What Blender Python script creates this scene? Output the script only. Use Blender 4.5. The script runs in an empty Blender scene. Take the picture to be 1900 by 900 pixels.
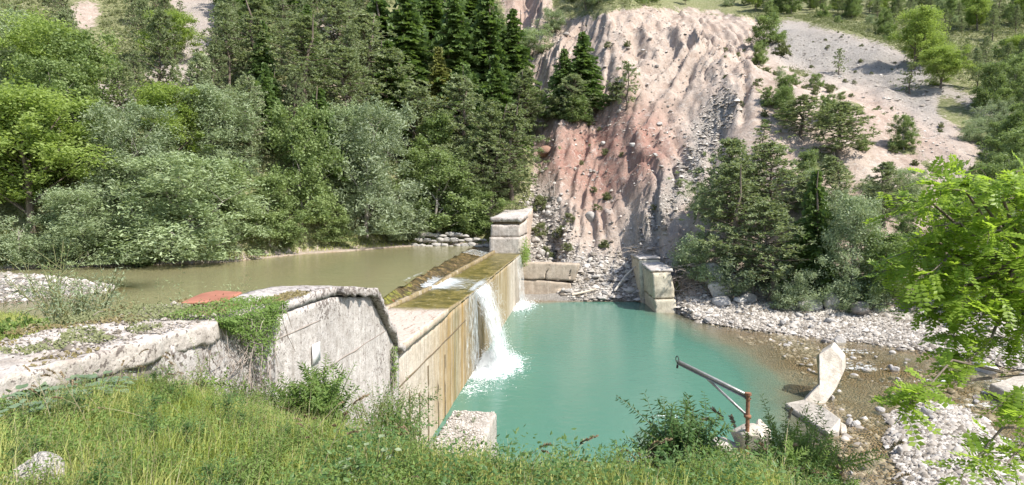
import bpy, math, random
import numpy as np
from mathutils import Vector, Matrix, Euler

random.seed(7)
RNG = np.random.default_rng(11)
scene = bpy.context.scene
COL = scene.collection

# ------------------------------------------------------------------ camera
FPX, CX, CY, PITCH, CAMZ = 1132.0, 950.0, 450.0, math.radians(3.44), 10.0
cam_data = bpy.data.cameras.new("camera")
cam_data.sensor_width = 36.0
cam_data.lens = 36.0 * FPX / 1900.0
cam_data.clip_start = 0.05
cam_data.clip_end = 2000.0
cam = bpy.data.objects.new("camera", cam_data)
cam.location = (0, 0, CAMZ)
cam.rotation_euler = (math.pi / 2 - PITCH, 0, 0)
COL.objects.link(cam)
scene.camera = cam

# ------------------------------------------------------------------ sky, sun, exposure
SUN_EL = math.radians(51)
SUN_DIR = Vector((0.85, -0.53, 0)).normalized() * math.cos(SUN_EL) + Vector((0, 0, math.sin(SUN_EL)))
world = bpy.data.worlds.new("World")
scene.world = world
world.use_nodes = True
wn = world.node_tree
wn.nodes.clear()
w_out = wn.nodes.new("ShaderNodeOutputWorld")
w_bg = wn.nodes.new("ShaderNodeBackground")
w_sky = wn.nodes.new("ShaderNodeTexSky")
w_sky.sky_type = 'NISHITA'
w_sky.sun_disc = False
w_sky.sun_elevation = SUN_EL
w_sky.sun_rotation = math.atan2(SUN_DIR.x, SUN_DIR.y)
w_sky.air_density = 1.0
w_sky.dust_density = 1.5
w_bg.inputs[1].default_value = 0.15
wn.links.new(w_sky.outputs[0], w_bg.inputs[0])
wn.links.new(w_bg.outputs[0], w_out.inputs[0])
sun_data = bpy.data.lights.new("sun", 'SUN')
sun_data.energy = 4.6
sun_data.angle = math.radians(0.53)
sun_data.color = (1.0, 0.95, 0.87)
sun = bpy.data.objects.new("sun", sun_data)
sun.rotation_euler = SUN_DIR.to_track_quat('Z', 'Y').to_euler()
COL.objects.link(sun)
scene.view_settings.view_transform = 'Standard'
scene.view_settings.look = 'None'
scene.view_settings.exposure = 0.68
scene.view_settings.gamma = 1.0
scene.view_settings.use_curve_mapping = False
scene.cycles.max_bounces = 6
scene.cycles.diffuse_bounces = 3
scene.cycles.glossy_bounces = 2
scene.cycles.transmission_bounces = 4
scene.cycles.transparent_max_bounces = 12
scene.cycles.caustics_reflective = False
scene.cycles.caustics_refractive = False

# ------------------------------------------------------------------ geometry of the view (to measure where things stand)
CP, SP = math.cos(PITCH), math.sin(PITCH)
def ray(px, py):
    u = (px - CX) / FPX; v = (CY - py) / FPX
    return u, CP + v * SP, v * CP - SP
def PZ(px, py, z):
    a, b, c = ray(px, py); t = (z - CAMZ) / c
    return Vector((a * t, b * t, z))
def PD(px, py, y):
    a, b, c = ray(px, py); t = y / b
    return Vector((a * t, y, CAMZ + c * t))
def project(x, y, z):
    """world -> photo pixel, arrays"""
    dz = z - CAMZ
    dep = y * CP - dz * SP
    up = y * SP + dz * CP
    dep = np.where(dep < 0.2, 0.2, dep)
    return CX + FPX * x / dep, CY - FPX * up / dep

# ------------------------------------------------------------------ noise
def _hash(ix, iy, iz, seed):
    h = (ix.astype(np.int64) * 374761393 + iy.astype(np.int64) * 668265263 + iz.astype(np.int64) * 2147483647 + seed * 974634777) & 0xFFFFFFFF
    h = ((h ^ (h >> 13)) * 1274126177) & 0xFFFFFFFF
    h = h ^ (h >> 16)
    return (h & 0xFFFFFF) / float(0xFFFFFF)
def vnoise(x, y, z=0.0, seed=0):
    x, y, z = np.broadcast_arrays(np.asarray(x, float), np.asarray(y, float), np.asarray(z, float))
    ix, iy, iz = np.floor(x), np.floor(y), np.floor(z)
    fx, fy, fz = x - ix, y - iy, z - iz
    fx = fx * fx * (3 - 2 * fx); fy = fy * fy * (3 - 2 * fy); fz = fz * fz * (3 - 2 * fz)
    r = 0
    for a in (0, 1):
        wx = fx if a else 1 - fx
        for b in (0, 1):
            wy = fy if b else 1 - fy
            for c in (0, 1):
                wz = fz if c else 1 - fz
                r = r + wx * wy * wz * _hash(ix + a, iy + b, iz + c, seed)
    return r * 2 - 1
def fbm(x, y, z=0.0, oct=4, seed=0, gain=0.5):
    r = 0; a = 1.0; s = 0
    for k in range(oct):
        r = r + a * vnoise(np.asarray(x) * 2 ** k, np.asarray(y) * 2 ** k, np.asarray(z) * 2 ** k, seed + k)
        s += a; a *= gain
    return r / s
def sstep(a, b, x):
    t = np.clip((x - a) / (b - a), 0, 1)
    return t * t * (3 - 2 * t)

# ------------------------------------------------------------------ mesh and object helpers
def mesh(name, V, F, mats=None, smooth=False, attrs=None, fmat=None):
    """V (n,3); F a list of (k,m) index arrays; attrs {name: per-vertex floats or (n,4)}"""
    if isinstance(F, np.ndarray): F = [F]
    F = [np.asarray(f, dtype=np.int32) for f in F if len(f)]
    V = np.ascontiguousarray(V, dtype=np.float32)
    me = bpy.data.meshes.new(name)
    me.vertices.add(len(V)); me.vertices.foreach_set("co", V.ravel())
    nl = sum(f.size for f in F); nf = sum(len(f) for f in F)
    me.loops.add(nl); me.loops.foreach_set("vertex_index", np.concatenate([f.ravel() for f in F]))
    tot = np.concatenate([np.full(len(f), f.shape[1], np.int32) for f in F])
    st = np.concatenate([[0], np.cumsum(tot)[:-1]]).astype(np.int32)
    me.polygons.add(nf)
    me.polygons.foreach_set("loop_start", st); me.polygons.foreach_set("loop_total", tot)
    if smooth: me.polygons.foreach_set("use_smooth", np.ones(nf, bool))
    if fmat is not None: me.polygons.foreach_set("material_index", np.asarray(fmat, np.int32))
    me.update(calc_edges=True)
    for k, a in (attrs or {}).items():
        a = np.asarray(a, np.float32)
        if a.ndim == 1:
            at = me.attributes.new(k, 'FLOAT', 'POINT'); at.data.foreach_set("value", a)
        else:
            at = me.attributes.new(k, 'FLOAT_COLOR', 'POINT'); at.data.foreach_set("color", a.ravel())
    for m in (mats if isinstance(mats, (list, tuple)) else [mats] if mats else []):
        me.materials.append(m)
    return me
def obj(name, me, parent=None, loc=None, rot=None, scale=None):
    o = bpy.data.objects.new(name, me); COL.objects.link(o)
    if parent is not None: o.parent = parent
    if loc is not None: o.location = loc
    if rot is not None: o.rotation_euler = rot
    if scale is not None: o.scale = scale if hasattr(scale, '__len__') else (scale,) * 3
    return o
def tag(o, label, cat=None, group=None, kind=None):
    o["label"] = label
    if cat: o["category"] = cat
    if group: o["group"] = group
    if kind: o["kind"] = kind
    return o
def empty(name, label, cat, loc=(0, 0, 0), rz=0, group=None, scale=1.0):
    o = bpy.data.objects.new(name, None); COL.objects.link(o)
    o.empty_display_size = 0.3
    o.location = loc; o.rotation_euler = (0, 0, rz)
    o.scale = scale if hasattr(scale, '__len__') else (scale,) * 3
    return tag(o, label, cat, group)
def copy_thing(src, loc, rz, sc, label, group):
    c = src.copy(); COL.objects.link(c)
    c.location = loc; c.rotation_euler = (random.uniform(-.04, .04), random.uniform(-.04, .04), rz)
    c.scale = sc if hasattr(sc, '__len__') else (sc,) * 3
    c["label"] = label; c["group"] = group
    for ch in list(src.children):
        d = ch.copy(); COL.objects.link(d); d.parent = c
        for g in ch.children:
            e = g.copy(); COL.objects.link(e); e.parent = d
    return c
class MB:
    """collects pieces into one mesh"""
    def __init__(s): s.V = []; s.F = {}; s.n = 0; s.A = []
    def add(s, V, F, a=None):
        V = np.asarray(V, float).reshape(-1, 3)
        for f in (F if isinstance(F, list) else [F]):
            f = np.asarray(f, np.int64)
            if len(f): s.F.setdefault(f.shape[1], []).append(f + s.n)
        s.V.append(V); s.n += len(V)
        s.A.append(np.full(len(V), 0.5) if a is None else np.broadcast_to(a, (len(V),)).astype(float))
        return s
    def mesh(s, name, mat, smooth=False, extra=None):
        return mesh(name, np.concatenate(s.V), [np.concatenate(v) for v in s.F.values()], mat, smooth, dict({'rnd': np.concatenate(s.A)}, **(extra or {})))
    def tube(s, pts, r, k=6, a=None, caps=True):
        pts = np.asarray(pts, float); n = len(pts)
        r = np.broadcast_to(np.asarray(r, float), (n,))
        d = np.gradient(pts, axis=0); d /= np.linalg.norm(d, axis=1)[:, None] + 1e-9
        ref = np.array([0, 0, 1.0]) if abs(d[0][2]) < .9 else np.array([1.0, 0, 0])
        u = np.cross(d, ref); u /= np.linalg.norm(u, axis=1)[:, None] + 1e-9
        w = np.cross(d, u)
        th = np.arange(k) / k * 2 * math.pi
        V = pts[:, None, :] + r[:, None, None] * (np.cos(th)[None, :, None] * u[:, None, :] + np.sin(th)[None, :, None] * w[:, None, :])
        V = V.reshape(-1, 3)
        i, j = np.meshgrid(np.arange(n - 1), np.arange(k), indexing='ij')
        i = i.ravel(); j = j.ravel(); j2 = (j + 1) % k
        F = [np.stack([i * k + j, i * k + j2, (i + 1) * k + j2, (i + 1) * k + j], 1)]
        if caps and k == 6:
            F.append(np.array([[0, 5, 4, 3, 2, 1], [(n - 1) * 6 + q for q in range(6)]]))
        return s.add(V, F, a)
    def quads(s, C, U, W, a=None):
        """many loose quads: centres C, half axes U and W"""
        n = len(C)
        V = np.stack([C - U - W, C + U - W, C + U + W, C - U + W], 1).reshape(-1, 3)
        F = np.arange(4 * n).reshape(n, 4)
        return s.add(V, F, None if a is None else np.repeat(a, 4))
    def blades(s, B, D, S, L, w, a=None, fold=0.25):
        """lens shaped leaves of two folded halves: base B, direction D, side S, length L, half width w"""
        n = len(B); L = np.broadcast_to(L, (n,))[:, None]; w = np.broadcast_to(w, (n,))[:, None]
        N = np.cross(D, S)
        m = B + D * L * .42 - N * w * fold * 1.2
        V = np.stack([B, B + D * L * .4 + S * w + N * w * fold, B + D * L - N * L * .10, B + D * L * .4 - S * w + N * w * fold, m], 1).reshape(-1, 3)
        b = np.arange(n)[:, None] * 5
        F = np.concatenate([b + np.array([[0, 1, 4]]), b + np.array([[1, 2, 4]]), b + np.array([[2, 3, 4]]), b + np.array([[3, 0, 4]])])
        return s.add(V, F, None if a is None else np.repeat(a, 5))
def unit(v): return v / (np.linalg.norm(v, axis=-1, keepdims=True) + 1e-9)
def rvec(n, rng=RNG): return unit(rng.normal(size=(n, 3)))

# ------------------------------------------------------------------ materials
class NT:
    def __init__(s, name):
        s.m = bpy.data.materials.new(name); s.m.use_nodes = True
        s.t = s.m.node_tree; s.t.nodes.clear()
        s.out = s.t.nodes.new("ShaderNodeOutputMaterial")
    def n(s, typ, **kw):
        nd = s.t.nodes.new(typ)
        ins = kw.pop('i', {})
        for k, v in kw.items(): setattr(nd, k, v)
        for k, v in ins.items():
            if hasattr(v, 'is_output'): s.t.links.new(v, nd.inputs[k])
            else: nd.inputs[k].default_value = v
        return nd
    def coord(s, scale=(1, 1, 1), kind='Object'):
        c = s.n("ShaderNodeTexCoord").outputs[kind]
        return s.n("ShaderNodeMapping", i={0: c, 'Scale': scale}).outputs[0]
    def noise(s, vec, scale, detail=4, rough=.55, dist=0.0):
        return s.n("ShaderNodeTexNoise", i={'Vector': vec, 'Scale': scale, 'Detail': detail, 'Roughness': rough, 'Distortion': dist}).outputs[0]
    def voro(s, vec, scale, feature='F1', out='Distance'):
        return s.n("ShaderNodeTexVoronoi", feature=feature, i={'Vector': vec, 'Scale': scale}).outputs[out]
    def ramp(s, fac, stops, interp='LINEAR'):
        r = s.n("ShaderNodeValToRGB", i={0: fac}); e = r.color_ramp; e.interpolation = interp
        while len(e.elements) < len(stops): e.elements.new(.5)
        for el, (p, c) in zip(e.elements, stops):
            el.position = p; el.color = (*c, 1) if hasattr(c, '__len__') else (c, c, c, 1)
        return r.outputs[0]
    def mix(s, f, a, b, mode='MIX'):
        nd = s.n("ShaderNodeMix", data_type='RGBA', blend_type=mode)
        for k, v in ((0, f), (6, a), (7, b)):
            if hasattr(v, 'is_output'): s.t.links.new(v, nd.inputs[k])
            else: nd.inputs[k].default_value = ((*v, 1) if hasattr(v, '__len__') and len(v) == 3 else v)
        return nd.outputs[2]
    def math(s, op, a, b=0.0, c=0.0, clamp=False):
        nd = s.n("ShaderNodeMath", operation=op, use_clamp=clamp)
        for k, v in ((0, a), (1, b), (2, c)):
            if hasattr(v, 'is_output'): s.t.links.new(v, nd.inputs[k])
            else: nd.inputs[k].default_value = v
        return nd.outputs[0]
    def attr(s, name, out='Fac'):
        return s.n("ShaderNodeAttribute", attribute_name=name).outputs[out]
    def bump(s, h, strength=.5, dist=.05, normal=None):
        i = {'Height': h, 'Strength': strength, 'Distance': dist}
        if normal is not None: i['Normal'] = normal
        return s.n("ShaderNodeBump", i=i).outputs[0]
    def bsdf(s, **kw):
        return s.n("ShaderNodeBsdfPrincipled", i=kw)
    def done(s, shader):
        s.t.links.new(shader, s.out.inputs[0]); return s.m

def leaf_mat(name, c1, c2, c3=None, trans=.35, rough=.5, var=.5):
    """leaves: colour varies from leaf to leaf (rnd) and from plant to plant"""
    t = NT(name)
    r = t.attr('rnd')
    o = t.n("ShaderNodeObjectInfo").outputs['Random']
    base = t.mix(r, c1, c2)
    if c3 is not None: base = t.mix(t.math('MULTIPLY', o, var), base, c3)
    hsv = t.n("ShaderNodeHueSaturation", i={'Color': base, 'Value': t.math('MULTIPLY_ADD', o, .3, .85)})
    base = hsv.outputs[0]
    p = t.bsdf(**{'Base Color': base, 'Roughness': rough, 'Specular IOR Level': .25})
    tr = t.n("ShaderNodeBsdfTranslucent", i={0: t.mix(.5, base, (c2[0] * 1.2, c2[1] * 1.3, c2[2] * .5))})
    mx = t.n("ShaderNodeMixShader", i={0: trans, 1: p.outputs[0], 2: tr.outputs[0]})
    return t.done(mx.outputs[0])
def bark_mat(name, c1, c2):
    t = NT(name); v = t.coord((3, 3, .8))
    n = t.noise(v, 3, 4)
    p = t.bsdf(**{'Base Color': t.ramp(n, [(.3, c1), (.7, c2)]), 'Roughness': .9, 'Normal': t.bump(n, .6, .03)})
    return t.done(p.outputs[0])
# ------------------------------------------------------------------ the lie of the land
DDX = 0.1104                                    # the dam runs nearly straight away from the viewer
def face_x(y): return 0.86 - DDX * (65.06 - y)  # downstream face of the dam
FOOT = np.array([(-160, 38), (-90, 40), (-60, 43), (-38, 45.3), (-29.8, 48.2), (-23.9, 52.5), (-20, 64), (-12.4, 73.5), (-3.3, 74.5), (2.5, 74), (6.5, 66), (12.7, 66), (17, 58.5), (26, 55), (30.3, 50.5), (39, 48), (60, 46), (100, 44), (220, 40)])
def foot_y(x): return np.interp(x, FOOT[:, 0], FOOT[:, 1])
BAR = np.array([(-5, 63.5), (13, 63.5), (15.2, 58.6), (16, 52), (19.3, 48.6), (24.4, 45), (28, 42), (31, 36.7), (38, 32), (60, 26), (220, 16)])
def bar_y(x): return np.interp(x, BAR[:, 0], BAR[:, 1])

def zone(pts, soft=14, res=4.0):
    """a patch of hillside, measured off the photograph, as a soft mask that is looked up at projected ground points"""
    gx, gy = np.meshgrid(np.arange(-200, 2100, res), np.arange(-200, 920, res))
    pts = np.asarray(pts, float); ins = np.zeros(gx.shape, bool)
    for k in range(len(pts)):
        (x0, y0), (x1, y1) = pts[k], pts[(k + 1) % len(pts)]
        if y0 == y1: continue
        c = ((y0 > gy) != (y1 > gy)) & (gx < (x1 - x0) * (gy - y0) / (y1 - y0) + x0)
        ins ^= c
    m = ins.astype(float); k = max(1, int(soft / res))
    for _ in range(2):
        for ax in (0, 1):
            cs = np.cumsum(np.pad(m, [(k, k) if a == ax else (0, 0) for a in (0, 1)], mode='edge'), axis=ax)
            n = m.shape[ax]
            hi = np.take(cs, np.arange(2 * k, 2 * k + n) if 2 * k + n <= cs.shape[ax] else np.minimum(np.arange(2 * k, 2 * k + n), cs.shape[ax] - 1), axis=ax)
            lo = np.take(cs, np.arange(n), axis=ax)
            m = (hi - lo) / (2.0 * k)
    def look(px, py):
        i = np.clip(((py + 200) / res).astype(int), 0, m.shape[0] - 1); j = np.clip(((px + 200) / res).astype(int), 0, m.shape[1] - 1)
        return np.clip(m[i, j], 0, 1)
    return look
Z_SLIDE = zone([(900, -60), (955, 60), (985, 130), (1000, 200), (985, 260), (985, 400), (960, 500), (1060, 560), (1240, 560), (1250, 470), (1290, 400), (1330, 330), (1350, 260), (1400, 200), (1400, 120), (1450, 60), (1380, 30), (1200, 15), (1040, 40), (1000, -60)])
Z_RED = zone([(985, 250), (1060, 230), (1130, 200), (1230, 200), (1260, 300), (1230, 360), (1180, 340), (1120, 420), (1060, 350), (1000, 330)], 30)
Z_SCREE = zone([(1340, 150), (1370, 190), (1300, 330), (1220, 430), (1200, 470), (1260, 500), (1230, 540), (1160, 480), (1190, 420), (1260, 320), (1300, 230)], 16)
Z_RUBBLE = zone([(985, 330), (1030, 380), (1070, 470), (1160, 480), (1240, 500), (1240, 560), (960, 560), (960, 470)], 20)
Z_SPUR = zone([(1440, 30), (1560, 60), (1660, 90), (1780, 170), (1880, 200), (1860, 235), (1720, 160), (1760, 250), (1820, 310), (1760, 330), (1650, 240), (1600, 170), (1480, 130), (1420, 90)], 16)
Z_SPUR_PINK = zone([(1600, 150), (1700, 210), (1830, 300), (1740, 330), (1640, 270), (1560, 190)], 24)
Z_MIX = zone([(1300, 120), (1420, 60), (1650, 120), (1850, 300), (1800, 620), (1240, 560), (1260, 440), (1330, 330)], 30)
Z_LBARE = zone([(110, 0), (190, 0), (185, 70), (140, 60)], 16)
Z_LBARE2 = zone([(300, -10), (430, 0), (390, 70), (385, 120), (330, 160), (255, 160), (280, 130), (340, 100), (350, 40)], 14)
Z_LBARE3 = zone([(140, 180), (220, 150), (260, 190), (220, 240), (170, 230)], 14)
Z_LBARE4 = zone([(590, 20), (640, 40), (640, 90), (590, 60)], 12)
Z_REDTOP = zone([(900, -60), (940, 30), (1010, 60), (1010, -60)], 10)

def brink(x): return np.interp(x, [-60, -10, -5, -3, 0, 6, 30], [9, 9, 8.0, 6.8, 5.0, 4.6, 4.0])
def near_ground(x, y):
    x = np.asarray(x, float); y = np.asarray(y, float)
    b = brink(x)
    s = np.interp(x, [-5, -2.5, 0, 3, 5.5, 7.3, 9, 30], [.42, .5, .82, .75, .42, .42, .95, .95])
    return 8.4 + .24 * sstep(10.5, 7.5, y) * sstep(-2, -5, x) - 0.14 * np.minimum(y, b) - s * np.maximum(y - b, 0) - .12 * np.maximum(x - 3, 0) * sstep(0, 5, y) - .85 * np.maximum(x - .44 * np.maximum(y, 3), 0) + .9 * np.exp(-((x - 6.7) / 1.5) ** 2 - ((y - 17.6) / 1.4) ** 2)
def up_bank_y(x): return np.interp(x, [-160, -60, -40, -24, -16, -12, -6, 0], [40, 36, 29, 25, 22, 18, 13.5, 13])

def terrain(x, y):
    x = np.asarray(x, float); y = np.asarray(y, float)
    fx = face_x(y)
    up = sstep(-1.6, -1.0, x - fx)                      # 0 upstream, 1 downstream
    # upstream: bank, pond bed
    yb = up_bank_y(x)
    n2 = 8.0 - 0.05 * y - 0.15 * np.maximum(-8 - x, 0) * sstep(8, 16, y) * .5
    n2 = np.maximum(n2, 6.0)
    bank = np.where(y < yb, 5.2 + np.clip((yb - y) * .55, 0, 30), 5.2 - np.clip((y - yb) * .25, 0, 1.1))
    u = np.minimum(n2, bank)
    gb = np.exp(-(((x + 29) / 8.5) ** 2 + ((y - 33) / 6.0) ** 2)) * 2.1   # grey gravel bar in the pond's near corner
    u = np.where(y > yb - 1, np.maximum(u, 4.1 + gb + fbm(x * .3, y * .3, 0, 3, 5) * .15), u)
    fy = foot_y(x)
    spit = np.exp(-((x + 17) / 7.5) ** 2)
    u = np.maximum(u, 5.55 - np.maximum(fy - y - 4.5 * spit, 0) * .30 - .16 * sstep(0, 2, fy - y) - .12 * (fy - y > 4.5 * spit))
    # downstream: near bank, basin, river, bars
    g = near_ground(x, y)
    xb = np.interp(y, [15, 22.7, 27, 35.6, 42, 49.6, 58, 64], [10, 12.5, 14.5, 17.6, 18.0, 17.2, 16.5, 18])
    bed = -.15 - 2.8 * sstep(0, 1, (xb + .6 - x) / 8.0) + fbm(x * .35, y * .35, 0, 3, 9) * .15 + fbm(x * 1.3, y * 1.3, 0, 2, 19) * .10
    by = bar_y(x)
    q = np.clip((y - by) / np.maximum(fy - by, 1), -1, 1)
    barz = np.where(q > 0, .02 + 1.25 * q ** .8, q * 9.0) + fbm(x * .5, y * .5, 0, 3, 3) * .12
    d2 = np.abs((x - 18.3) - (y - 25) * .50) / 3.0
    bar2 = np.where((y > 12) & (y < 34), .36 - .55 * d2 ** 2 - .7 * sstep(27.5, 33, y) + fbm(x * .7, y * .7, 0, 3, 4) * .14, -9)
    d = np.maximum(np.maximum(np.maximum(g, bed), barz), bar2)
    z = u * (1 - up) + d * up
    # hillside beyond the river
    dd = y - fy
    s1 = np.interp(x, [-60, -20, 0, 12, 30, 60], [.60, .62, .74, .80, .72, .62])
    D = np.interp(x, [-20, 0, 10, 23, 32, 40, 60, 100], [300, 300, 95, 62, 50, 36, 30, 26])
    h0 = 5.5 * (1 - sstep(0, 5, x)) + 1.2 * sstep(0, 5, x)
    dp = np.maximum(dd, 0)
    h = h0 + s1 * np.minimum(dp, D) + .45 * np.maximum(dp - D, 0)
    r = sstep(0, 8, dd)
    h = h + r * (fbm(x * .045, y * .045, 0, 4, 21) * 3.0 + fbm(x * .3, y * .3, 0, 3, 22) * .5)
    px, py = project(x, y, h)
    sl = Z_SLIDE(px, py) * r
    c = x - .36 * (y - 64) + fbm(x * .06, y * .06, 0, 2, 31) * 4 + fbm(x * .22, y * .16, 0, 3, 32) * 1.5
    am = .45 + .9 * sstep(-.35, .4, fbm(x * .10, y * .07, 0, 3, 33))
    rid = (1 - np.abs(vnoise(c * .16, y * .016, 0, 41)) * 2) * 1.2 + (1 - np.abs(vnoise(c * .42, y * .03, 0, 42)) * 2) * .85 + (1 - np.abs(vnoise(c * 1.1, y * .06, 0, 43)) * 2) * .55 + (1 - np.abs(vnoise(c * 2.0, y * .12, 0, 45)) * 2) * .28
    rid = rid * am - np.clip(vnoise(c * .8, y * .05, 0, 46) - .45, 0, 1) * 2.2
    h = h + sl * (rid - 1.0 - 1.2 * np.exp(-((x - 13 - .33 * (y - 64)) / 13.0) ** 2)) + sl * (fbm(x * .7, y * .5, 0, 4, 44, .65) * 1.0)
    sp = (Z_SPUR(px, py) + .6 * Z_MIX(px, py)) * r
    c2 = x - .8 * (y - 50)
    h = h + np.clip(sp, 0, 1) * ((1 - np.abs(vnoise(c2 * .3, y * .05, 0, 51)) * 2) * .35 + fbm(x * .9, y * .9, 0, 3, 52) * .2)
    z = np.where(dd > 0, h, z)
    return z
def tz(x, y): return float(terrain(np.array([x]), np.array([y]))[0])
_T = np.arange(3, 330, .15)
def hit(px, py):
    """where the line of sight through a photo pixel meets the land"""
    a, b, c = ray(px, py)
    x, y, z = a * _T, b * _T, CAMZ + c * _T
    k = np.nonzero(terrain(x, y) > z)[0]
    k = k[0] if len(k) else len(_T) - 1
    return Vector((x[k], y[k], tz(x[k], y[k])))

def axis(parts):
    out = []
    for a, b, s in parts: out.append(np.arange(a, b, s))
    return np.concatenate(out)
xs = axis([(-260, -120, 3), (-120, -60, .9), (-60, -14, .5), (-14, 12, .22), (12, 60, .35), (60, 110, .8), (110, 320, 3)])
ys = axis([(-12, 2, .8), (2, 20, .22), (20, 60, .33), (60, 130, .38), (130, 180, .9), (180, 330, 3)])
GX, GY = np.meshgrid(xs, ys)
GZ = terrain(GX, GY)
ny, nx = GX.shape
PX, PY = project(GX, GY, GZ)
far = GY > foot_y(GX) - .01
wob = fbm(GX * .12, GY * .12, 0, 3, 61) * 16
wob2 = fbm(GX * .5, GY * .5, 0, 2, 62) * 7
ux, uy = PX + wob + wob2, PY + wob * .6 + wob2
bare = np.zeros_like(GX)
for Z, w in ((Z_SLIDE, 1), (Z_SPUR, 1), (Z_LBARE, .8), (Z_LBARE2, 1), (Z_LBARE3, 1), (Z_LBARE4, .9)):
    bare = np.maximum(bare, Z(ux, uy) * w)
mixn = sstep(-.45, -.05, fbm(GX * .25, GY * .25, 0, 4, 63))
bare = np.maximum(bare, Z_MIX(ux, uy) * mixn * .9)
bare = np.maximum(bare, sstep(.18, .5, fbm(GX * .1, GY * .1, 0, 4, 64)) * .55 * (PX < 950)) * far
scree = np.maximum(np.maximum(Z_SCREE(ux, uy), Z_RUBBLE(ux, uy) * .9), np.maximum(Z_SPUR(ux, uy) * (1 - Z_SPUR_PINK(ux, uy)), 0)) * far
scree = np.maximum(scree, np.maximum(Z_LBARE2(ux, uy), Z_LBARE3(ux, uy)) * .5 * far)
red = np.maximum(Z_RED(ux, uy), Z_REDTOP(ux, uy) * .4) * far
red = np.maximum(red, Z_SPUR_PINK(ux, uy) * .25 * far)
# river gravel and bare bank
riv = (~far) & (GX > face_x(GY) - 1) & (GZ > near_ground(GX, GY) + .05)
grav = riv.astype(float)
pondg = (~far) & (GX <= face_x(GY) - 1) & (GY > up_bank_y(GX) - .5)
grav = np.maximum(grav, pondg.astype(float))
mud = pondg & (GX > -27) & (GY > 40)
grav = np.where(mud, .25, grav); bare = np.where(mud, 1.0, bare)
wet = np.where(GX > face_x(GY) - 1.2, 1 - sstep(.0, .16, GZ + wob2 * .006), 1 - sstep(5.3, 5.45, GZ)) * (~far)
V = np.stack([GX.ravel(), GY.ravel(), GZ.ravel()], 1)
i, j = np.meshgrid(np.arange(ny - 1), np.arange(nx - 1), indexing='ij')
Fq = np.stack([i * nx + j, i * nx + j + 1, (i + 1) * nx + j + 1, (i + 1) * nx + j], -1).reshape(-1, 4)
fy_f = (GY > foot_y(GX))[:-1, :-1].ravel()

def ground_mat():
    t = NT("earth")
    v = t.coord()
    bare, scree, red, grav, wet = (t.attr(k) for k in ('bare', 'scree', 'red', 'grav', 'wet'))
    n1 = t.noise(v, .35, 6, .6); n2 = t.noise(v, 2.2, 5, .65); n3 = t.noise(v, 9, 4, .6)
    soil = t.ramp(n1, [(.3, (.31, .235, .19)), (.5, (.40, .325, .27)), (.7, (.46, .39, .33))])
    redc = t.ramp(n2, [(.3, (.22, .11, .085)), (.7, (.36, .205, .16))])
    soil = t.mix(t.math('MULTIPLY', red, t.ramp(n1, [(.3, .45), (.6, 1.0)])), soil, redc)
    # speckle of small stones in the soil
    vs = t.voro(v, 3.5); vs2 = t.voro(v, 9)
    sc = t.voro(v, 3.5, out='Color')
    cell = t.n("ShaderNodeSeparateColor", i={0: sc}).outputs[0]
    stone_on = t.math('MULTIPLY', t.math('LESS_THAN', vs, .17), t.math('GREATER_THAN', cell, .62))
    soil = t.mix(t.math('MULTIPLY', stone_on, .8), soil, (.58, .53, .47))
    dk = t.math('MULTIPLY', t.math('LESS_THAN', vs2, .26), t.math('GREATER_THAN', t.n("ShaderNodeSeparateColor", i={0: t.voro(v, 9, out='Color')}).outputs[1], .72))
    soil = t.mix(t.math('MULTIPLY', dk, .6), soil, (.20, .155, .12))
    soil = t.mix(t.ramp(t.noise(v, 1.3, 6, .75, .6), [(.40, .55), (.50, 0.0)]), soil, (.25, .185, .145))
    soil = t.mix(t.ramp(t.noise(v, .8, 6, .75, .6), [(.55, 0.0), (.66, .6)]), soil, (.52, .48, .43))
    sv = t.voro(v, 5.5, out='Color'); sv = t.n("ShaderNodeSeparateColor", i={0: sv}).outputs[0]
    sv2 = t.n("ShaderNodeSeparateColor", i={0: t.voro(v, 14, out='Color')}).outputs[0]
    screec = t.mix(sv, (.40, .365, .325), (.60, .565, .52))
    screec = t.mix(.45, screec, t.mix(sv2, (.33, .30, .265), (.64, .60, .555)))
    soil = t.mix(t.math('MULTIPLY', scree, t.ramp(n2, [(.25, .55), (.5, 1.0)])), soil, screec)
    green = t.ramp(n2, [(.3, (.08, .10, .04)), (.5, (.18, .19, .085)), (.68, (.32, .29, .19))])
    green = t.mix(t.math('GREATER_THAN', n3, .66), green, (.30, .25, .19))
    patch = t.ramp(t.math('ADD', bare, t.math('MULTIPLY_ADD', n2, .8, -.4)), [(.42, 0.0), (.55, 1.0)])
    c = t.mix(patch, green, soil)
    gr = t.mix(sv, (.33, .30, .265), (.58, .545, .50))
    gr = t.mix(.5, gr, t.mix(sv2, (.28, .25, .21), (.62, .58, .53)))
    c = t.mix(grav, c, gr)
    c = t.mix(wet, c, t.mix(t.ramp(n1, [(.4, .15), (.6, .7)]), t.mix(sv, t.mix(sv2, (.17, .14, .10), (.52, .46, .38)), (.48, .43, .36)), (.34, .23, .12)))
    hgt = t.math('ADD', t.math('MULTIPLY', n2, .5), t.math('MULTIPLY', n3, .25))
    hgt = t.math('ADD', hgt, t.math('MULTIPLY', t.math('MAXIMUM', grav, scree), t.math('MULTIPLY', vs2, -.9)))
    p = t.bsdf(**{'Base Color': c, 'Roughness': .95, 'Specular IOR Level': .15, 'Normal': t.bump(hgt, 1.0, .35)})
    return t.done(p.outputs[0])
M_EARTH = ground_mat()
attrs = {k: a.ravel() for k, a in (('bare', bare), ('scree', scree), ('red', red), ('grav', grav), ('wet', wet))}
def submesh(name, sel):
    f = Fq[sel]; used = np.unique(f); remap = np.zeros(len(V), np.int64); remap[used] = np.arange(len(used))
    return mesh(name, V[used], remap[f], M_EARTH, True, {k: a[used] for k, a in attrs.items()})
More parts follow.
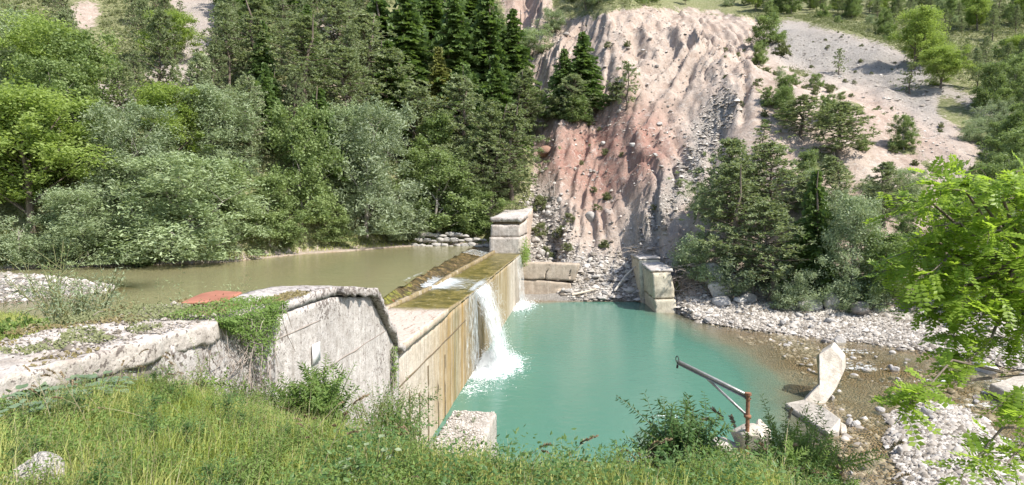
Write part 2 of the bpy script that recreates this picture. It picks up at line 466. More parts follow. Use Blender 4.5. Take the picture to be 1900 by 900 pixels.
tag(obj("hillside", submesh("hillside", fy_f)), "steep valley side with pink landslide scar and wooded slopes", kind="structure")
tag(obj("ground", submesh("ground", ~fy_f)), "grassy near bank, river bed and gravel bars", kind="structure")

# ------------------------------------------------------------------ water
def water_mat(name, shallow, deep, dscale, mid=None, rough=.06, foam_c=(.82, .86, .86), ripple=.35, rscale=1.0, fresnel=1.0):
    t = NT(name); v = t.coord((1, 1.5, 1))
    dep = t.attr('depth'); foam = t.attr('foam')
    n1 = t.noise(v, 1.6 * rscale, 3, .6, .6); n2 = t.noise(v, 7 * rscale, 3, .6, .3)
    big = t.noise(t.coord((.5, .22, 1)), .35, 3, .5, 1.0)
    f = t.math('MULTIPLY', t.math('ADD', dep, t.math('MULTIPLY_ADD', big, .9, -.45)), 1 / dscale, clamp=True)
    f = t.ramp(f, [(0, .0), (.12, .25), (.45, .70), (1, .985)])
    dcol = t.mix(big, deep, (deep[0] * 1.18, deep[1] * 1.06, deep[2] * 1.05))
    if mid is not None: dcol = t.mix(t.ramp(f, [(.45, 0.0), (.90, 1.0)]), mid, dcol)
    body = t.n("ShaderNodeBsdfDiffuse", i={0: dcol})
    clear = t.n("ShaderNodeBsdfTransparent", i={0: (*shallow, 1)})
    sub = t.n("ShaderNodeMixShader", i={0: f, 1: clear.outputs[0], 2: body.outputs[0]})
    nb = t.bump(t.math('ADD', t.math('MULTIPLY', n1, 1.0), t.math('MULTIPLY', n2, .25)), ripple, .08)
    gl = t.n("ShaderNodeBsdfGlossy", i={0: (1, 1, 1, 1), 'Roughness': rough, 'Normal': nb})
    fr = t.n("ShaderNodeFresnel", i={0: 1.33, 'Normal': nb})
    mx = t.n("ShaderNodeMixShader", i={0: t.math('MULTIPLY', fr.outputs[0], fresnel), 1: sub.outputs[0], 2: gl.outputs[0]})
    fo = t.math('MULTIPLY_ADD', t.noise(t.coord((1, 1, 1)), 3.2, 6, .72, 1.2), 2.0, -1.0)
    fm = t.ramp(t.math('ADD', foam, t.math('MULTIPLY', fo, t.math('LESS_THAN', .001, foam))), [(.42, 0.0), (.62, 1.0)])
    fd = t.n("ShaderNodeBsdfDiffuse", i={0: (*foam_c, 1)})
    mx2 = t.n("ShaderNodeMixShader", i={0: fm, 1: mx.outputs[0], 2: fd.outputs[0]})
    return t.done(mx2.outputs[0])
M_BASIN = water_mat("turquoise_water", (.95, .90, .78), (.075, .188, .140), 2.3, mid=(.25, .245, .165), ripple=.30)
M_POND = water_mat("murky_pond_water", (.80, .76, .60), (.205, .20, .105), .75, rough=.10, ripple=.30, fresnel=.8)
def water_sheet(name, label, xs, ys, inside, z, mat, foamf):
    X, Y = np.meshgrid(xs, ys)
    dep = z - terrain(X, Y); fo = foamf(X, Y)
    i, j = np.meshgrid(np.arange(X.shape[0] - 1), np.arange(X.shape[1] - 1), indexing='ij')
    n = X.shape[1]
    keep = inside(X, Y)
    kf = keep[:-1, :-1] & keep[1:, 1:] & keep[:-1, 1:] & keep[1:, :-1]
    near = (dep > -.3); kf &= near[:-1, :-1] | near[1:, 1:] | near[:-1, 1:] | near[1:, :-1]
    F = np.stack([i * n + j, i * n + j + 1, (i + 1) * n + j + 1, (i + 1) * n + j], -1)[kf]
    Zw = z + fbm(X * 1.2, Y * 1.2, 0, 2, 71) * .008 + fo * np.abs(fbm(X * 2, Y * 2, 0, 3, 72)) * .22
    Vv = np.stack([X.ravel(), Y.ravel(), Zw.ravel()], 1)
    used = np.unique(F); rm = np.zeros(len(Vv), np.int64); rm[used] = np.arange(len(used))
    me = mesh(name, Vv[used], rm[F], mat, True, {'depth': dep.ravel()[used], 'foam': fo.ravel()[used]})
    return tag(obj(name, me), label, kind="structure")
def foam_basin(X, Y):
    u = X - face_x(Y)
    f = 1.15 * np.exp(-((Y - 37.8) / 3.4) ** 2) * sstep(4.5, .5, u)
    f = np.maximum(f, .95 * np.exp(-((Y - 60.5) / 3.2) ** 2) * sstep(2.3, .2, u))
    f = np.maximum(f, .42 * np.exp(-((Y - 33.0) / 3.0) ** 2) * sstep(4, 0, u))
    q = PZ(1232, 772, 0); f = np.maximum(f, .52 * np.exp(-((X - q.x) / 1.0) ** 2 - ((Y - q.y) / .35) ** 2))
    # riffles where the shallow river runs over stones
    sh = sstep(17, 22, X) * sstep(bar_y(X) + .5, bar_y(X) - 2, Y) * sstep(14, 24, Y)
    f = np.maximum(f, sh * np.clip(.10 + .60 * fbm(X * .25 + Y * .1, Y * .7, 0, 3, 73), 0, .42))
    return np.where(f < .03, 0, f)
water_sheet("river_water", "turquoise plunge basin running out into a shallow brown river",
            axis([(-8, 24, .25), (24, 60, .6), (60, 220, 3)]), axis([(12, 66, .25), (66, 74, .5)]), lambda X, Y: X > face_x(Y) - .3, 0.0, M_BASIN, foam_basin)
def lip_x(y): return np.interp(y, [20, 29.6, 45.5, 66, 74], [-6.9, -6.75, -5.95, -4.75, -4.2])
water_sheet("pond_water", "murky green brown pond held back by the dam",
            axis([(-160, -60, 2), (-60, 2, .3)]), axis([(11, 76, .35)]), lambda X, Y: X < lip_x(Y) + .16, 5.3, M_POND,
            lambda X, Y: np.zeros_like(X))
# ------------------------------------------------------------------ concrete
def concrete(name, base=(.55, .51, .45), pale=(.68, .64, .58), streak=.5, lichen=.3, ochre=None, holes=0.0, dirt=(.16, .13, .10)):
    """streaks run down (z), the long side is y; ochre: list of (y, colour, amount) along y"""
    base = tuple(q * .92 for q in base); pale = tuple(q * .95 for q in pale)
    t = NT(name); v = t.coord()
    big = t.noise(v, .5, 5, .6); med = t.noise(v, 2.5, 5, .65); fine = t.noise(v, 14, 4, .6)
    c = t.mix(t.ramp(big, [(.35, 0.0), (.65, 1.0)]), base, pale)
    c = t.mix(t.ramp(med, [(.35, .42), (.58, 0.0)]), c, dirt)
    st = t.noise(t.coord((2.2, 2.2, .14)), 1.0, 5, .6, .2)
    if ochre:
        yy = t.n("ShaderNodeSeparateXYZ", i={0: t.n("ShaderNodeTexCoord").outputs['Object']}).outputs[1]
        y0, y1 = ochre[0][0], ochre[-1][0]
        yn = t.math('ADD', t.math('DIVIDE', t.math('SUBTRACT', yy, y0), y1 - y0), t.math('MULTIPLY_ADD', st, .05, -.025))
        oc = t.ramp(yn, [((k[0] - y0) / (y1 - y0), k[1]) for k in ochre])
        oa = t.ramp(yn, [((k[0] - y0) / (y1 - y0), k[2]) for k in ochre])
        fine_st = t.noise(t.coord((3.5, 3.5, .10)), 1.3, 4, .6)
        c = t.mix(t.math('MULTIPLY', oa, t.ramp(st, [(.36, 1.0), (.64, .55)])), c, t.mix(fine_st, t.mix(1.0, oc, (.72, .72, .72), 'MULTIPLY'), t.mix(.4, oc, (.46, .29, .08))))
        dk = t.math('MULTIPLY', oa, t.ramp(fine_st, [(.57, 0.0), (.66, .95)]))
        c = t.mix(dk, c, (.075, .05, .018))
        st3 = t.noise(t.coord((1, 1, .07)), 1.3, 5, .7, .3)
        vz = t.noise(t.coord((.5, .5, .5)), 1.0, 3)
        c = t.mix(t.math('MULTIPLY', t.ramp(vz, [(.45, 0.0), (.6, 1.0)]), t.ramp(st3, [(.58, 0.0), (.66, .7)])), c, (.15, .095, .035))
        c = t.mix(t.ramp(st3, [(.34, .55), (.46, 0.0)]), c, (.62, .56, .46))
    if streak:
        s2 = t.noise(t.coord((5, 5, .22)), 1.2, 4, .6)
        c = t.mix(t.math('MULTIPLY', t.ramp(s2, [(.52, 0.0), (.7, 1.0)]), streak), c, dirt)
        c = t.mix(t.math('MULTIPLY', t.ramp(s2, [(.28, 1.0), (.42, 0.0)]), streak * .8), c, (.76, .73, .68))
    if lichen:
        l = t.noise(v, 11.0, 3, .6); l2 = t.noise(v, .55, 3)
        zz = t.n("ShaderNodeSeparateXYZ", i={0: v}).outputs[2]
        top = t.math('MULTIPLY', t.math('SUBTRACT', zz, 6.9, clamp=True), .05)
        f = t.math('GREATER_THAN', t.math('ADD', t.math('ADD', l, top), t.math('MULTIPLY', l2, .55)), 1.01 - .19 * lichen)
        c = t.mix(t.math('MULTIPLY', f, .85), c, (.11, .09, .08))
    h = t.math('ADD', t.math('MULTIPLY', med, .5), t.math('MULTIPLY', fine, .25))
    if holes:
        hv = t.voro(t.coord((3.2, 3.2, 4.2)), 1.0); hf = t.math('LESS_THAN', hv, .13)
        c = t.mix(t.math('MULTIPLY', hf, holes), c, (.16, .13, .10))
        h = t.math('SUBTRACT', h, hf)
    c = t.mix(t.ramp(fine, [(.36, .38), (.52, 0.0)]), c, (.24, .20, .17))
    c = t.mix(t.ramp(t.noise(v, 38, 2, .5), [(.34, .45), (.46, 0.0)]), c, (.16, .14, .12))
    p = t.bsdf(**{'Base Color': c, 'Roughness': .9, 'Specular IOR Level': .2, 'Normal': t.bump(h, 1.0, .07)})
    return t.done(p.outputs[0])

def block(name, mat, parent, x0, x1, y0, y1, z0, z1, res=.18, rough=.02, chip=.05, warp=None, loc=None, rot=None, seed=0, mats=None):
    """a concrete block cut into small faces, with wavering faces and chipped edges; warp(P) reshapes it"""
    MBk = {}
    Vs, Fs, n = [], [], 0
    dims = ((x0, x1), (y0, y1), (z0, z1))
    cnt = [max(2, int(round((b - a) / res)) + 1) for a, b in dims]
    for ax in range(3):
        for side in (0, 1):
            a1, a2 = [q for q in range(3) if q != ax]
            g1, g2 = np.meshgrid(np.linspace(*dims[a1], cnt[a1]), np.linspace(*dims[a2], cnt[a2]), indexing='ij')
            P = np.zeros(g1.shape + (3,)); P[..., a1] = g1; P[..., a2] = g2; P[..., ax] = dims[ax][side]
            i, j = np.meshgrid(np.arange(cnt[a1] - 1), np.arange(cnt[a2] - 1), indexing='ij')
            F = np.stack([i * cnt[a2] + j, (i + 1) * cnt[a2] + j, (i + 1) * cnt[a2] + j + 1, i * cnt[a2] + j + 1], -1).reshape(-1, 4)
            if (side == 0) != (ax == 1): F = F[:, ::-1]
            Vs.append(P.reshape(-1, 3)); Fs.append(F + n); n += P.shape[0] * P.shape[1]
    P = np.concatenate(Vs); F = np.concatenate(Fs)
    # weld
    key = np.round(P * 1000).astype(np.int64); u, inv = np.unique(key, axis=0, return_inverse=True); inv = inv.ravel()
    Q = np.zeros((len(u), 3)); Q[inv] = P; F = inv[F]
    lo = np.array([x0, y0, z0]); hi = np.array([x1, y1, z1])
    edge = np.sort(np.minimum(Q - lo, hi - Q), axis=1)[:, 1]        # distance to the nearest edge
    ctr = (lo + hi) / 2
    n3 = np.stack([fbm(Q[:, 0] * 1.3 + 9 * k, Q[:, 1] * 1.3, Q[:, 2] * 1.3, 3, 80 + k + seed) for k in range(3)], 1)
    ch = np.clip(fbm(Q[:, 0] * 2.2, Q[:, 1] * 2.2, Q[:, 2] * 2.2, 3, 90 + seed) + .05, 0, 1) * (edge < res * .6)
    Q = Q + n3 * rough
    inward = (ctr - Q); inward = inward / (np.abs(inward).max(1)[:, None] + 1e-6)
    near = (np.minimum(Q - lo, hi - Q) < res * .6)
    Q = Q + np.sign(ctr - Q) * near * (ch * chip * 4)[:, None]
    if warp is not None: Q = warp(Q)
    me = mesh(name, Q, F, mat, False)
    return obj(name, me, parent, loc, rot)

DAM_RZ = -math.atan(DDX)
DAM_O = (face_x(0.0), 0, 0)
def L2W(x, y, z=0):
    return Vector(DAM_O) + Matrix.Rotation(DAM_RZ, 3, 'Z') @ Vector((x, y, z))
def W2L(p):
    return Matrix.Rotation(-DAM_RZ, 3, 'Z') @ (Vector(p) - Vector(DAM_O))

M_FACE = concrete("stained_spillway_concrete", (.62, .55, .45), (.74, .69, .61), .35, .0,
                  [(20, (.48, .34, .18), .05), (24.5, (.42, .26, .08), .25), (27.5, (.38, .22, .035), .7), (30.2, (.30, .17, .012), 1.0), (31.4, (.10, .11, .008), 1.0), (32.8, (.32, .18, .015), 1.0), (36, (.17, .13, .02), 1.0), (44, (.17, .115, .008), 1.0), (53, (.25, .17, .015), 1.0), (57, (.45, .40, .33), .5), (66, (.58, .54, .48), .25)])
M_WING = concrete("weathered_wing_concrete", (.48, .45, .43), (.60, .57, .54), .30, 1.0)
M_WINGTOP = concrete("bleached_cap_concrete", (.52, .48, .45), (.66, .62, .58), .0, .35)
M_COPING = concrete("blackened_coping_concrete", (.40, .37, .35), (.56, .53, .50), .3, .85)
M_PALE = concrete("pale_broken_concrete", (.56, .50, .41), (.68, .62, .52), .15, .1)
M_GREYC = concrete("grey_broken_concrete", (.42, .38, .33), (.56, .52, .46), .5, .5)
M_PIER = concrete("pier_concrete", (.55, .49, .43), (.68, .62, .55), .35, .25, None, .55)
M_PIERSIDE = concrete("pink_stained_pier_concrete", (.58, .44, .34), (.68, .56, .46), .45, .3)
M_BANKWALL = concrete("tan_wall_concrete", (.46, .37, .28), (.56, .47, .37), .3, .1)

def crest_mat():
    """pale dry slab at the near end, wet and mossy in the middle and beyond"""
    t = NT("crest_surface"); v = t.coord()
    yy = t.n("ShaderNodeSeparateXYZ", i={0: t.n("ShaderNodeTexCoord").outputs['Object']}).outputs[1]
    n = t.noise(v, 1.1, 5, .65, .5); n2 = t.noise(t.coord((3.5, .7, 1)), 1.6, 4, .6, .8); n3 = t.noise(v, 9, 4, .6)
    wet = t.ramp(t.math('DIVIDE', t.math('SUBTRACT', t.math('MULTIPLY_ADD', n, 2.2, yy), 27.6), 5.0), [(.3, 0.0), (.55, 1.0)])
    dry = t.mix(n, (.44, .36, .30), (.58, .50, .43)); dry = t.mix(t.ramp(n3, [(.40, .5), (.55, 0.0)]), dry, (.30, .22, .16))
    dry = t.mix(t.ramp(n2, [(.58, 0.0), (.63, .8)]), dry, (.20, .14, .09))
    moss = t.ramp(n, [(.34, (.07, .06, .012)), (.5, (.155, .125, .025)), (.62, (.28, .22, .07))])
    moss = t.mix(t.ramp(n2, [(.62, 0.0), (.72, .85)]), moss, (.58, .50, .36))
    moss = t.mix(t.ramp(n3, [(.38, .8), (.52, 0.0)]), moss, (.05, .045, .015))
    c = t.mix(wet, dry, moss)
    p = t.bsdf(**{'Base Color': c, 'Roughness': t.math('MULTIPLY_ADD', wet, -.55, .9), 'Normal': t.bump(t.math('ADD', n3, n), .6, .04)})
    return t.done(p.outputs[0])
def apron_mat():
    t = NT("apron_cobbles"); v = t.coord()
    yy = t.n("ShaderNodeSeparateXYZ", i={0: t.n("ShaderNodeTexCoord").outputs['Object']}).outputs[1]
    n = t.noise(v, .8, 4, .6, .4); vo = t.voro(v, 3.2); n3 = t.noise(v, 7, 4)
    c = t.ramp(n, [(.3, (.07, .05, .02)), (.5, (.14, .10, .04)), (.7, (.30, .20, .09))])
    alg = t.ramp(t.math('ADD', n, t.math('MULTIPLY', t.math('SUBTRACT', 36, yy), .02)), [(.52, 0.0), (.62, .9)])
    c = t.mix(alg, c, t.mix(n3, (.17, .18, .03), (.27, .26, .05)))
    org = t.ramp(t.math('ADD', t.noise(v, .9, 3), t.math('MULTIPLY', t.math('SUBTRACT', 31.5, yy), .06)), [(.55, 0.0), (.62, 1.0)])
    c = t.mix(org, c, (.42, .16, .07))
    c = t.mix(t.ramp(vo, [(.0, .0), (.45, 0.0), (.62, .6)]), c, (.02, .018, .012))
    p = t.bsdf(**{'Base Color': c, 'Roughness': .25, 'Normal': t.bump(t.math('MULTIPLY_ADD', vo, -1.0, n3), .9, .10)})
    return t.done(p.outputs[0])
M_CREST = crest_mat(); M_APRON = apron_mat()
M_MOSSLIP = concrete("lip_concrete", (.50, .40, .31), (.62, .53, .43), .3, .1, [(20, (.50, .38, .23), .1), (28.6, (.40, .30, .14), .3), (29.6, (.13, .11, .02), 1.0), (66, (.13, .105, .02), 1.0)])

# ---- the spillway: one thing
dam = empty("spillway_dam", "long straight concrete dam wall streaked ochre, with the waterfall pouring over it", "dam", DAM_O, DAM_RZ)
def crest_z(y): return 5.12 - .06 * sstep(29, 30, y) - .10 * sstep(30, 33, y) - .08 * np.exp(-((y - 39) / 4.5) ** 2) - .05 * sstep(45, 64, y)
S0, S1 = 19.2, 67.2
block("spillway_wall", M_FACE, dam, -2.5, 0, S0 - 2, S1, -3.2, 4.78, .30, .03, .0)
def crest_warp(Q):
    Q = Q.copy(); top = (Q[:, 2] > 4.95)
    Q[:, 2] = np.where(top, crest_z(Q[:, 1]) + (Q[:, 2] - 5.12), Q[:, 2])
    # ragged lip, set back beyond the step
    lip = np.clip((Q[:, 0] + .6) / .7, 0, 1)
    Q[:, 0] = Q[:, 0] - lip * (.10 * sstep(29.2, 29.6, Q[:, 1]) + .05 * np.clip(fbm(Q[:, 1] * 2, 0, 0, 3, 7), 0, 1))
    return Q
def two_mats(o, top_mat, side_mat, thr=.5):
    me = o.data; me.materials.clear(); me.materials.append(side_mat); me.materials.append(top_mat)
    n = np.zeros(len(me.polygons) * 3); me.polygons.foreach_get("normal", n)
    me.polygons.foreach_set("material_index", (np.abs(n.reshape(-1, 3)[:, 2]) > thr).astype(np.int32))
cr = block("crest_slab", M_CREST, dam, -2.7, .13, 21.28, S1, 4.80, 5.12, .14, .012, .012, crest_warp)
two_mats(cr, M_CREST, M_MOSSLIP)
block("kerb", M_MOSSLIP, dam, -2.98, -2.72, S0 + 4, S1, 4.5, 5.20, .2, .03, .05, lambda Q: Q - np.stack([0 * Q[:, 0], 0 * Q[:, 0], .16 * np.exp(-((Q[:, 1] - 38.5) / 4) ** 2) * (Q[:, 2] > 5)], 1))
# cobbled apron from the pond's lip down to the gutter behind the kerb
ay = np.arange(S0 + 2, S1 + .1, .16); ax_ = np.linspace(0, 1, 26)
AY, AX = np.meshgrid(ay, ax_, indexing='ij')
def lip_local(y):
    return np.interp(y, [20, 29.6, 45.5, 66, 80], [W2L((lip_x(q), q, 0)).x for q in (20, 29.6, 45.5, 66, 74)])
XL = lip_local(AY) - .4
XX = -2.96 + AX * (XL + 2.96)
gut = sstep(.0, .30, AX)
ZZ = 4.86 + (5.27 - 4.86) * sstep(.25, .85, AX) - .6 * sstep(.9, 1.0, AX)
ZZ = ZZ + np.abs(fbm(XX * 2.6, AY * 2.6, 0, 3, 33)) * .16 * (1 - sstep(.8, .95, AX)) - .03
i, j = np.meshgrid(np.arange(len(ay) - 1), np.arange(25), indexing='ij')
obj("cobbled_apron", mesh("cobbled_apron", np.stack([XX, AY, ZZ], -1).reshape(-1, 3), np.stack([i * 26 + j + 1, i * 26 + j, (i + 1) * 26 + j, (i + 1) * 26 + j + 1], -1).reshape(-1, 4), M_APRON, True), dam)
# construction joint ledge and weep slots on the face
M_DARK = concrete("joint_dirt_and_gap_shade", (.10, .075, .04), (.16, .12, .06), 0, 0)  # dirt in joint and slots; also the painted shade under the pier cap
mb = MB()
yj = np.arange(S0 + 1.2, 34, .25)
mb.tube(np.stack([np.full_like(yj, .012) + fbm(yj, 0, 0, 2, 3) * .008, yj, 3.62 + fbm(yj * .8, 0, 0, 2, 4) * .03], 1), .028 + .012 * np.abs(fbm(yj * 3, 0, 0, 2, 5)), 6)
obj("construction_joint", mb.mesh("construction_joint", M_DARK), dam)
for y, z0, z1, w in ((22.6, 1.6, 3.1, .10), (24.0, .1, 2.6, .07), (25.4, .1, 3.3, .06), (27.2, .0, 2.2, .06), (28.6, .0, 3.0, .05)):
    block("weep_slot", M_DARK, dam, -.05, .035, y - w, y + w, z0, z1, .1, .012, .02)

# ---- near wing wall: its cap breaks down to the crest
M_WINGFACE = concrete("pale_wing_concrete", (.53, .50, .47), (.64, .60, .56), .45, .55)
def wing_top(y):
    return np.interp(y, [2, 6, 11, 15.5, 18.35, 21.05, 22], [8.15, 8.12, 7.98, 7.92, 7.50, 5.16, 5.10])
wing = empty("wing_wall", "long pale concrete wing wall with sloping end, spotted with dark lichen beside the near grass", "wall", DAM_O, DAM_RZ)
def wing_warp(Q, z0=2.0, z1=8.0, sub=.22, jag=0.0):
    Q = Q.copy(); f = (Q[:, 2] - z0) / (z1 - z0)
    tp = wing_top(Q[:, 1]) - sub
    lowf = np.clip((Q[:, 2] - z0) / (z1 - z0), 0, 1)
    Q[:, 2] = z0 + lowf * (tp - z0) + (Q[:, 2] - np.clip(Q[:, 2], z0, z1))
    if jag: Q[:, 0] += jag * lowf * np.abs(fbm(Q[:, 1] * 1.2, 3, 0, 3, 6))
    return Q
w1 = block("wall_body", M_WINGFACE, wing, -1.45, .035, 12.3, 21.2, 1.0, 8.0, .16, .012, .008, lambda Q: wing_warp(Q, 1.0, 8.0, .24))
w2 = block("older_wall_body", M_WING, wing, -1.75, .17, -2, 12.3, 3.0, 8.0, .16, .014, .010, lambda Q: wing_warp(Q, 3.0, 8.0, .13))
def cap_warp(Q, sub=.235):
    Q = Q.copy(); t = Q[:, 2] - 7.77
    Q[:, 2] = wing_top(Q[:, 1]) - sub + t + .03
    Q[:, 2] += fbm(Q[:, 0] * 2, Q[:, 1] * 2, 0, 3, 8) * .03
    return Q
def rag(Q):
    Q = cap_warp(Q); e = (Q[:, 0] > .2); Q[:, 0] -= e * np.clip(fbm(Q[:, 1] * 2.6, 0, 0, 3, 14) + .1, 0, 1) * .26
    Q[:, 2] -= e * (np.clip(fbm(Q[:, 1] * 6, 5, 0, 3, 15), 0, 1) > .12) * .05
    return Q
block("cap_slab", M_WINGTOP, wing, -1.50, .05, 12.32, 15.85, 7.77, 8.0, .12, .01, .012, cap_warp)
block("coping", M_COPING, wing, -1.55, .30, 15.87, 21.25, 7.80, 8.02, .07, .012, .018, rag)
def oldcap(Q):
    Q = cap_warp(Q, .22); Q[:, 2] += fbm(Q[:, 0] * 1.5, Q[:, 1] * 1.5, 0, 3, 16) * .05
    hf = fbm(Q[:, 0] * 5, Q[:, 1] * 5, 0, 3, 18); Q[:, 2] += hf * .05 - .05 * (hf > .25)
    e = Q[:, 0] > .1; Q[:, 0] += e * (fbm(Q[:, 1] * 1.5, 1, 0, 3, 17) * .04 + (fbm(Q[:, 1] * 5, 1, 0, 3, 19)) * .05)
    return Q
block("rubble_cap", concrete("crumbling_cap_concrete", (.46, .41, .36), (.62, .57, .52), 0, .25), wing, -1.82, .20, -2, 12.28, 7.70, 8.03, .06, .02, .02, oldcap)
t_ = NT("white_paint"); M_WHITE = t_.done(t_.bsdf(**{'Base Color': (.80, .79, .77, 1), 'Roughness': .6}).outputs[0])
block("white_plate", M_WHITE, wing, .07, .10, 14.22, 14.62, 6.28, 6.74, .2, 0, 0)
for zz, ya, yb in ((7.22, 12.4, 15.0), (5.95, 12.4, 21.0)):
    mb = MB(); yj = np.arange(ya, yb, .2)
    mb.tube(np.stack([np.full_like(yj, .030), yj, np.full_like(yj, zz) + fbm(yj, zz, 0, 2, 4) * .03], 1), .018 + .018 * np.clip(fbm(yj * 2, zz, 0, 2, 5), 0, 1), 6)
    obj("board_joint", mb.mesh("board_joint", concrete("wing_joint_dirt", (.30, .26, .23), (.38, .33, .29), 0, 0)), wing)

# ---- far pier
pier = empty("far_pier", "stepped concrete pier at the far end of the dam, running back into the hillside", "pier", DAM_O, DAM_RZ)
PY0 = 65.6
def pt(y): return np.interp(y, [PY0, 72, 80, 92], [8.75, 8.95, 9.6, 11.4])
def pw(Q, z0, z1):
    Q = Q.copy(); f = (Q[:, 2] - z0) / (z1 - z0); tp = pt(Q[:, 1]) - (8.75 - z1); Q[:, 2] = z0 + f * (tp - z0); return Q
block("base_block", M_PIER, pier, -3.35, -.02, PY0, 92, 4.6, 6.62, .25, .03, .06)
block("pier_foot", M_PIERSIDE, pier, -2.2, .03, S1 + .05, 92, -3, 4.62, .35, .04, .03)
block("upper_block", concrete("pier_upper_concrete", (.56, .49, .43), (.66, .60, .54), .4, .2), pier, -3.2, .0, PY0 + .15, 92, 6.64, 7.96, .25, .03, .06, lambda Q: pw(Q, 6.64, 7.96))
cp_ = block("cap_slab", M_COPING, pier, -3.3, .12, PY0 + .1, 84, 8.26, 8.74, .2, .04, .08, lambda Q: np.stack([Q[:, 0], Q[:, 1], Q[:, 2] + pt(Q[:, 1]) - 8.75], 1))
two_mats(cp_, M_WINGTOP, concrete("cap_side_concrete", (.40, .36, .33), (.62, .58, .54), .9, .3))
block("cap_gap_shade", M_DARK, pier, -3.0, -.12, PY0 + .5, 84, 7.9, 8.28, .3, .03, .0, lambda Q: np.stack([Q[:, 0], Q[:, 1], Q[:, 2] + pt(Q[:, 1]) - 8.75], 1))  # dark filler block: the shade below the overhanging cap, put in as colour
block("side_wall", M_PIERSIDE, pier, -.6, .16, PY0 + 8.5, 93, 4.6, 8.6, .3, .05, .06, lambda Q: pw(Q, 4.6, 8.75))

# ---- cracked bank wall beyond the basin
bw = empty("bank_wall", "low tan concrete wall cracked across, standing in the basin beside the far pier", "wall")
a = PZ(965, 553, 0); b = PZ(1060, 556, 0)
wy = a.y
def bwx(px): return PZ(px, 553, 0).x
block("lower_block", M_BANKWALL, bw, bwx(964), bwx(1060), wy, wy + 1.6, -1.5, 1.95, .2, .025, .03, lambda Q: Q - np.stack([0 * Q[:, 0], 0 * Q[:, 0], (Q[:, 2] > 1) * .10 * np.maximum(Q[:, 0] - 3, 0)], 1))
xk = bwx(1012)
def crack(Q, side):
    Q = Q.copy(); zt = np.clip((Q[:, 2] - 1.9) / 1.9, 0, 1)
    if side: 
        e = np.clip(1 - (Q[:, 0] - xk) / .3, 0, 1); Q[:, 0] += e * (.9 * sstep(.35, 1, zt))
    else:
        e = np.clip(1 - (xk - .03 - Q[:, 0]) / .3, 0, 1); Q[:, 0] += e * (.85 * sstep(.35, 1, zt))
    Q[:, 2] -= np.maximum(Q[:, 0] - xk, 0) * .035
    return Q
block("upper_block", M_BANKWALL, bw, bwx(963), xk - .03, wy - .08, wy + 1.5, 2.02, 3.82, .18, .02, .05, lambda Q: crack(Q, 0))
def ub(Q):
    Q = crack(Q, 1); Q[:, 0] -= (Q[:, 0] > bwx(1060)) * (3.8 - Q[:, 2]) * .3; return Q
block("upper_block", M_BANKWALL, bw, xk + .02, bwx(1077), wy - .05, wy + 1.5, 2.02, 3.82, .18, .02, .05, ub)
# ---- leaning wall stump
st = empty("wall_stump", "tall broken concrete wall stump leaning out of the basin beside the gravel bar", "wall")
p0 = PZ(1216, 580, 0); p1 = PZ(1183, 550, 0)
ang = math.atan2(p1.x - p0.x, p1.y - p0.y)
st.location = (p0.x, p0.y, 0); st.rotation_euler = (0, math.radians(-2), -ang)
LEN = (p1 - p0).length
WD = 1.95
def lean(Q):
    Q = Q.copy(); Q[:, 1] += (Q[:, 2]) * .16 + .30 * np.clip(Q[:, 2] - 1.3, 0, 9) * 0; return Q
M_STUMP = concrete("yellowed_concrete", (.56, .50, .37), (.68, .63, .50), .25, .1)
block("foot_block", M_STUMP, st, 0, WD, 0, LEN * .55, -1.5, 1.15, .18, .02, .04, lean)
def notch(Q):
    Q = lean(Q); Q[:, 1] -= .25 * sstep(1.4, 2.2, Q[:, 2]) * (Q[:, 1] < 2.0); Q[:, 0] -= .35 * np.clip((Q[:, 2] - 2.0) / 2, 0, 1) * (Q[:, 0] > WD * .6); Q[:, 0] += .0; return Q
block("wall_body", M_STUMP, st, -.05, WD, .35, LEN * .55, 1.22, 3.62, .18, .03, .10, notch, seed=3)
block("rear_body", M_STUMP, st, -.35, WD - .1, LEN * .55 + .12, LEN + 1.0, -1.5, 4.35, .25, .03, .06, lambda Q: np.stack([Q[:, 0], Q[:, 1] + Q[:, 2] * .16, Q[:, 2]], 1), seed=4)
block("cap_slab", M_WINGTOP, st, -.22, WD + .02, .55, 5.4, 3.70, 3.95, .16, .02, .08, lambda Q: np.stack([Q[:, 0], Q[:, 1] + Q[:, 2] * .16, Q[:, 2] + (Q[:, 1] - 1) * .05], 1), seed=5)
block("cap_slab", M_WINGTOP, st, -.4, WD, LEN * .55 + .3, LEN + 1.1, 4.4, 4.6, .2, .02, .08, lambda Q: np.stack([Q[:, 0], Q[:, 1] + Q[:, 2] * .16, Q[:, 2]], 1), seed=6)

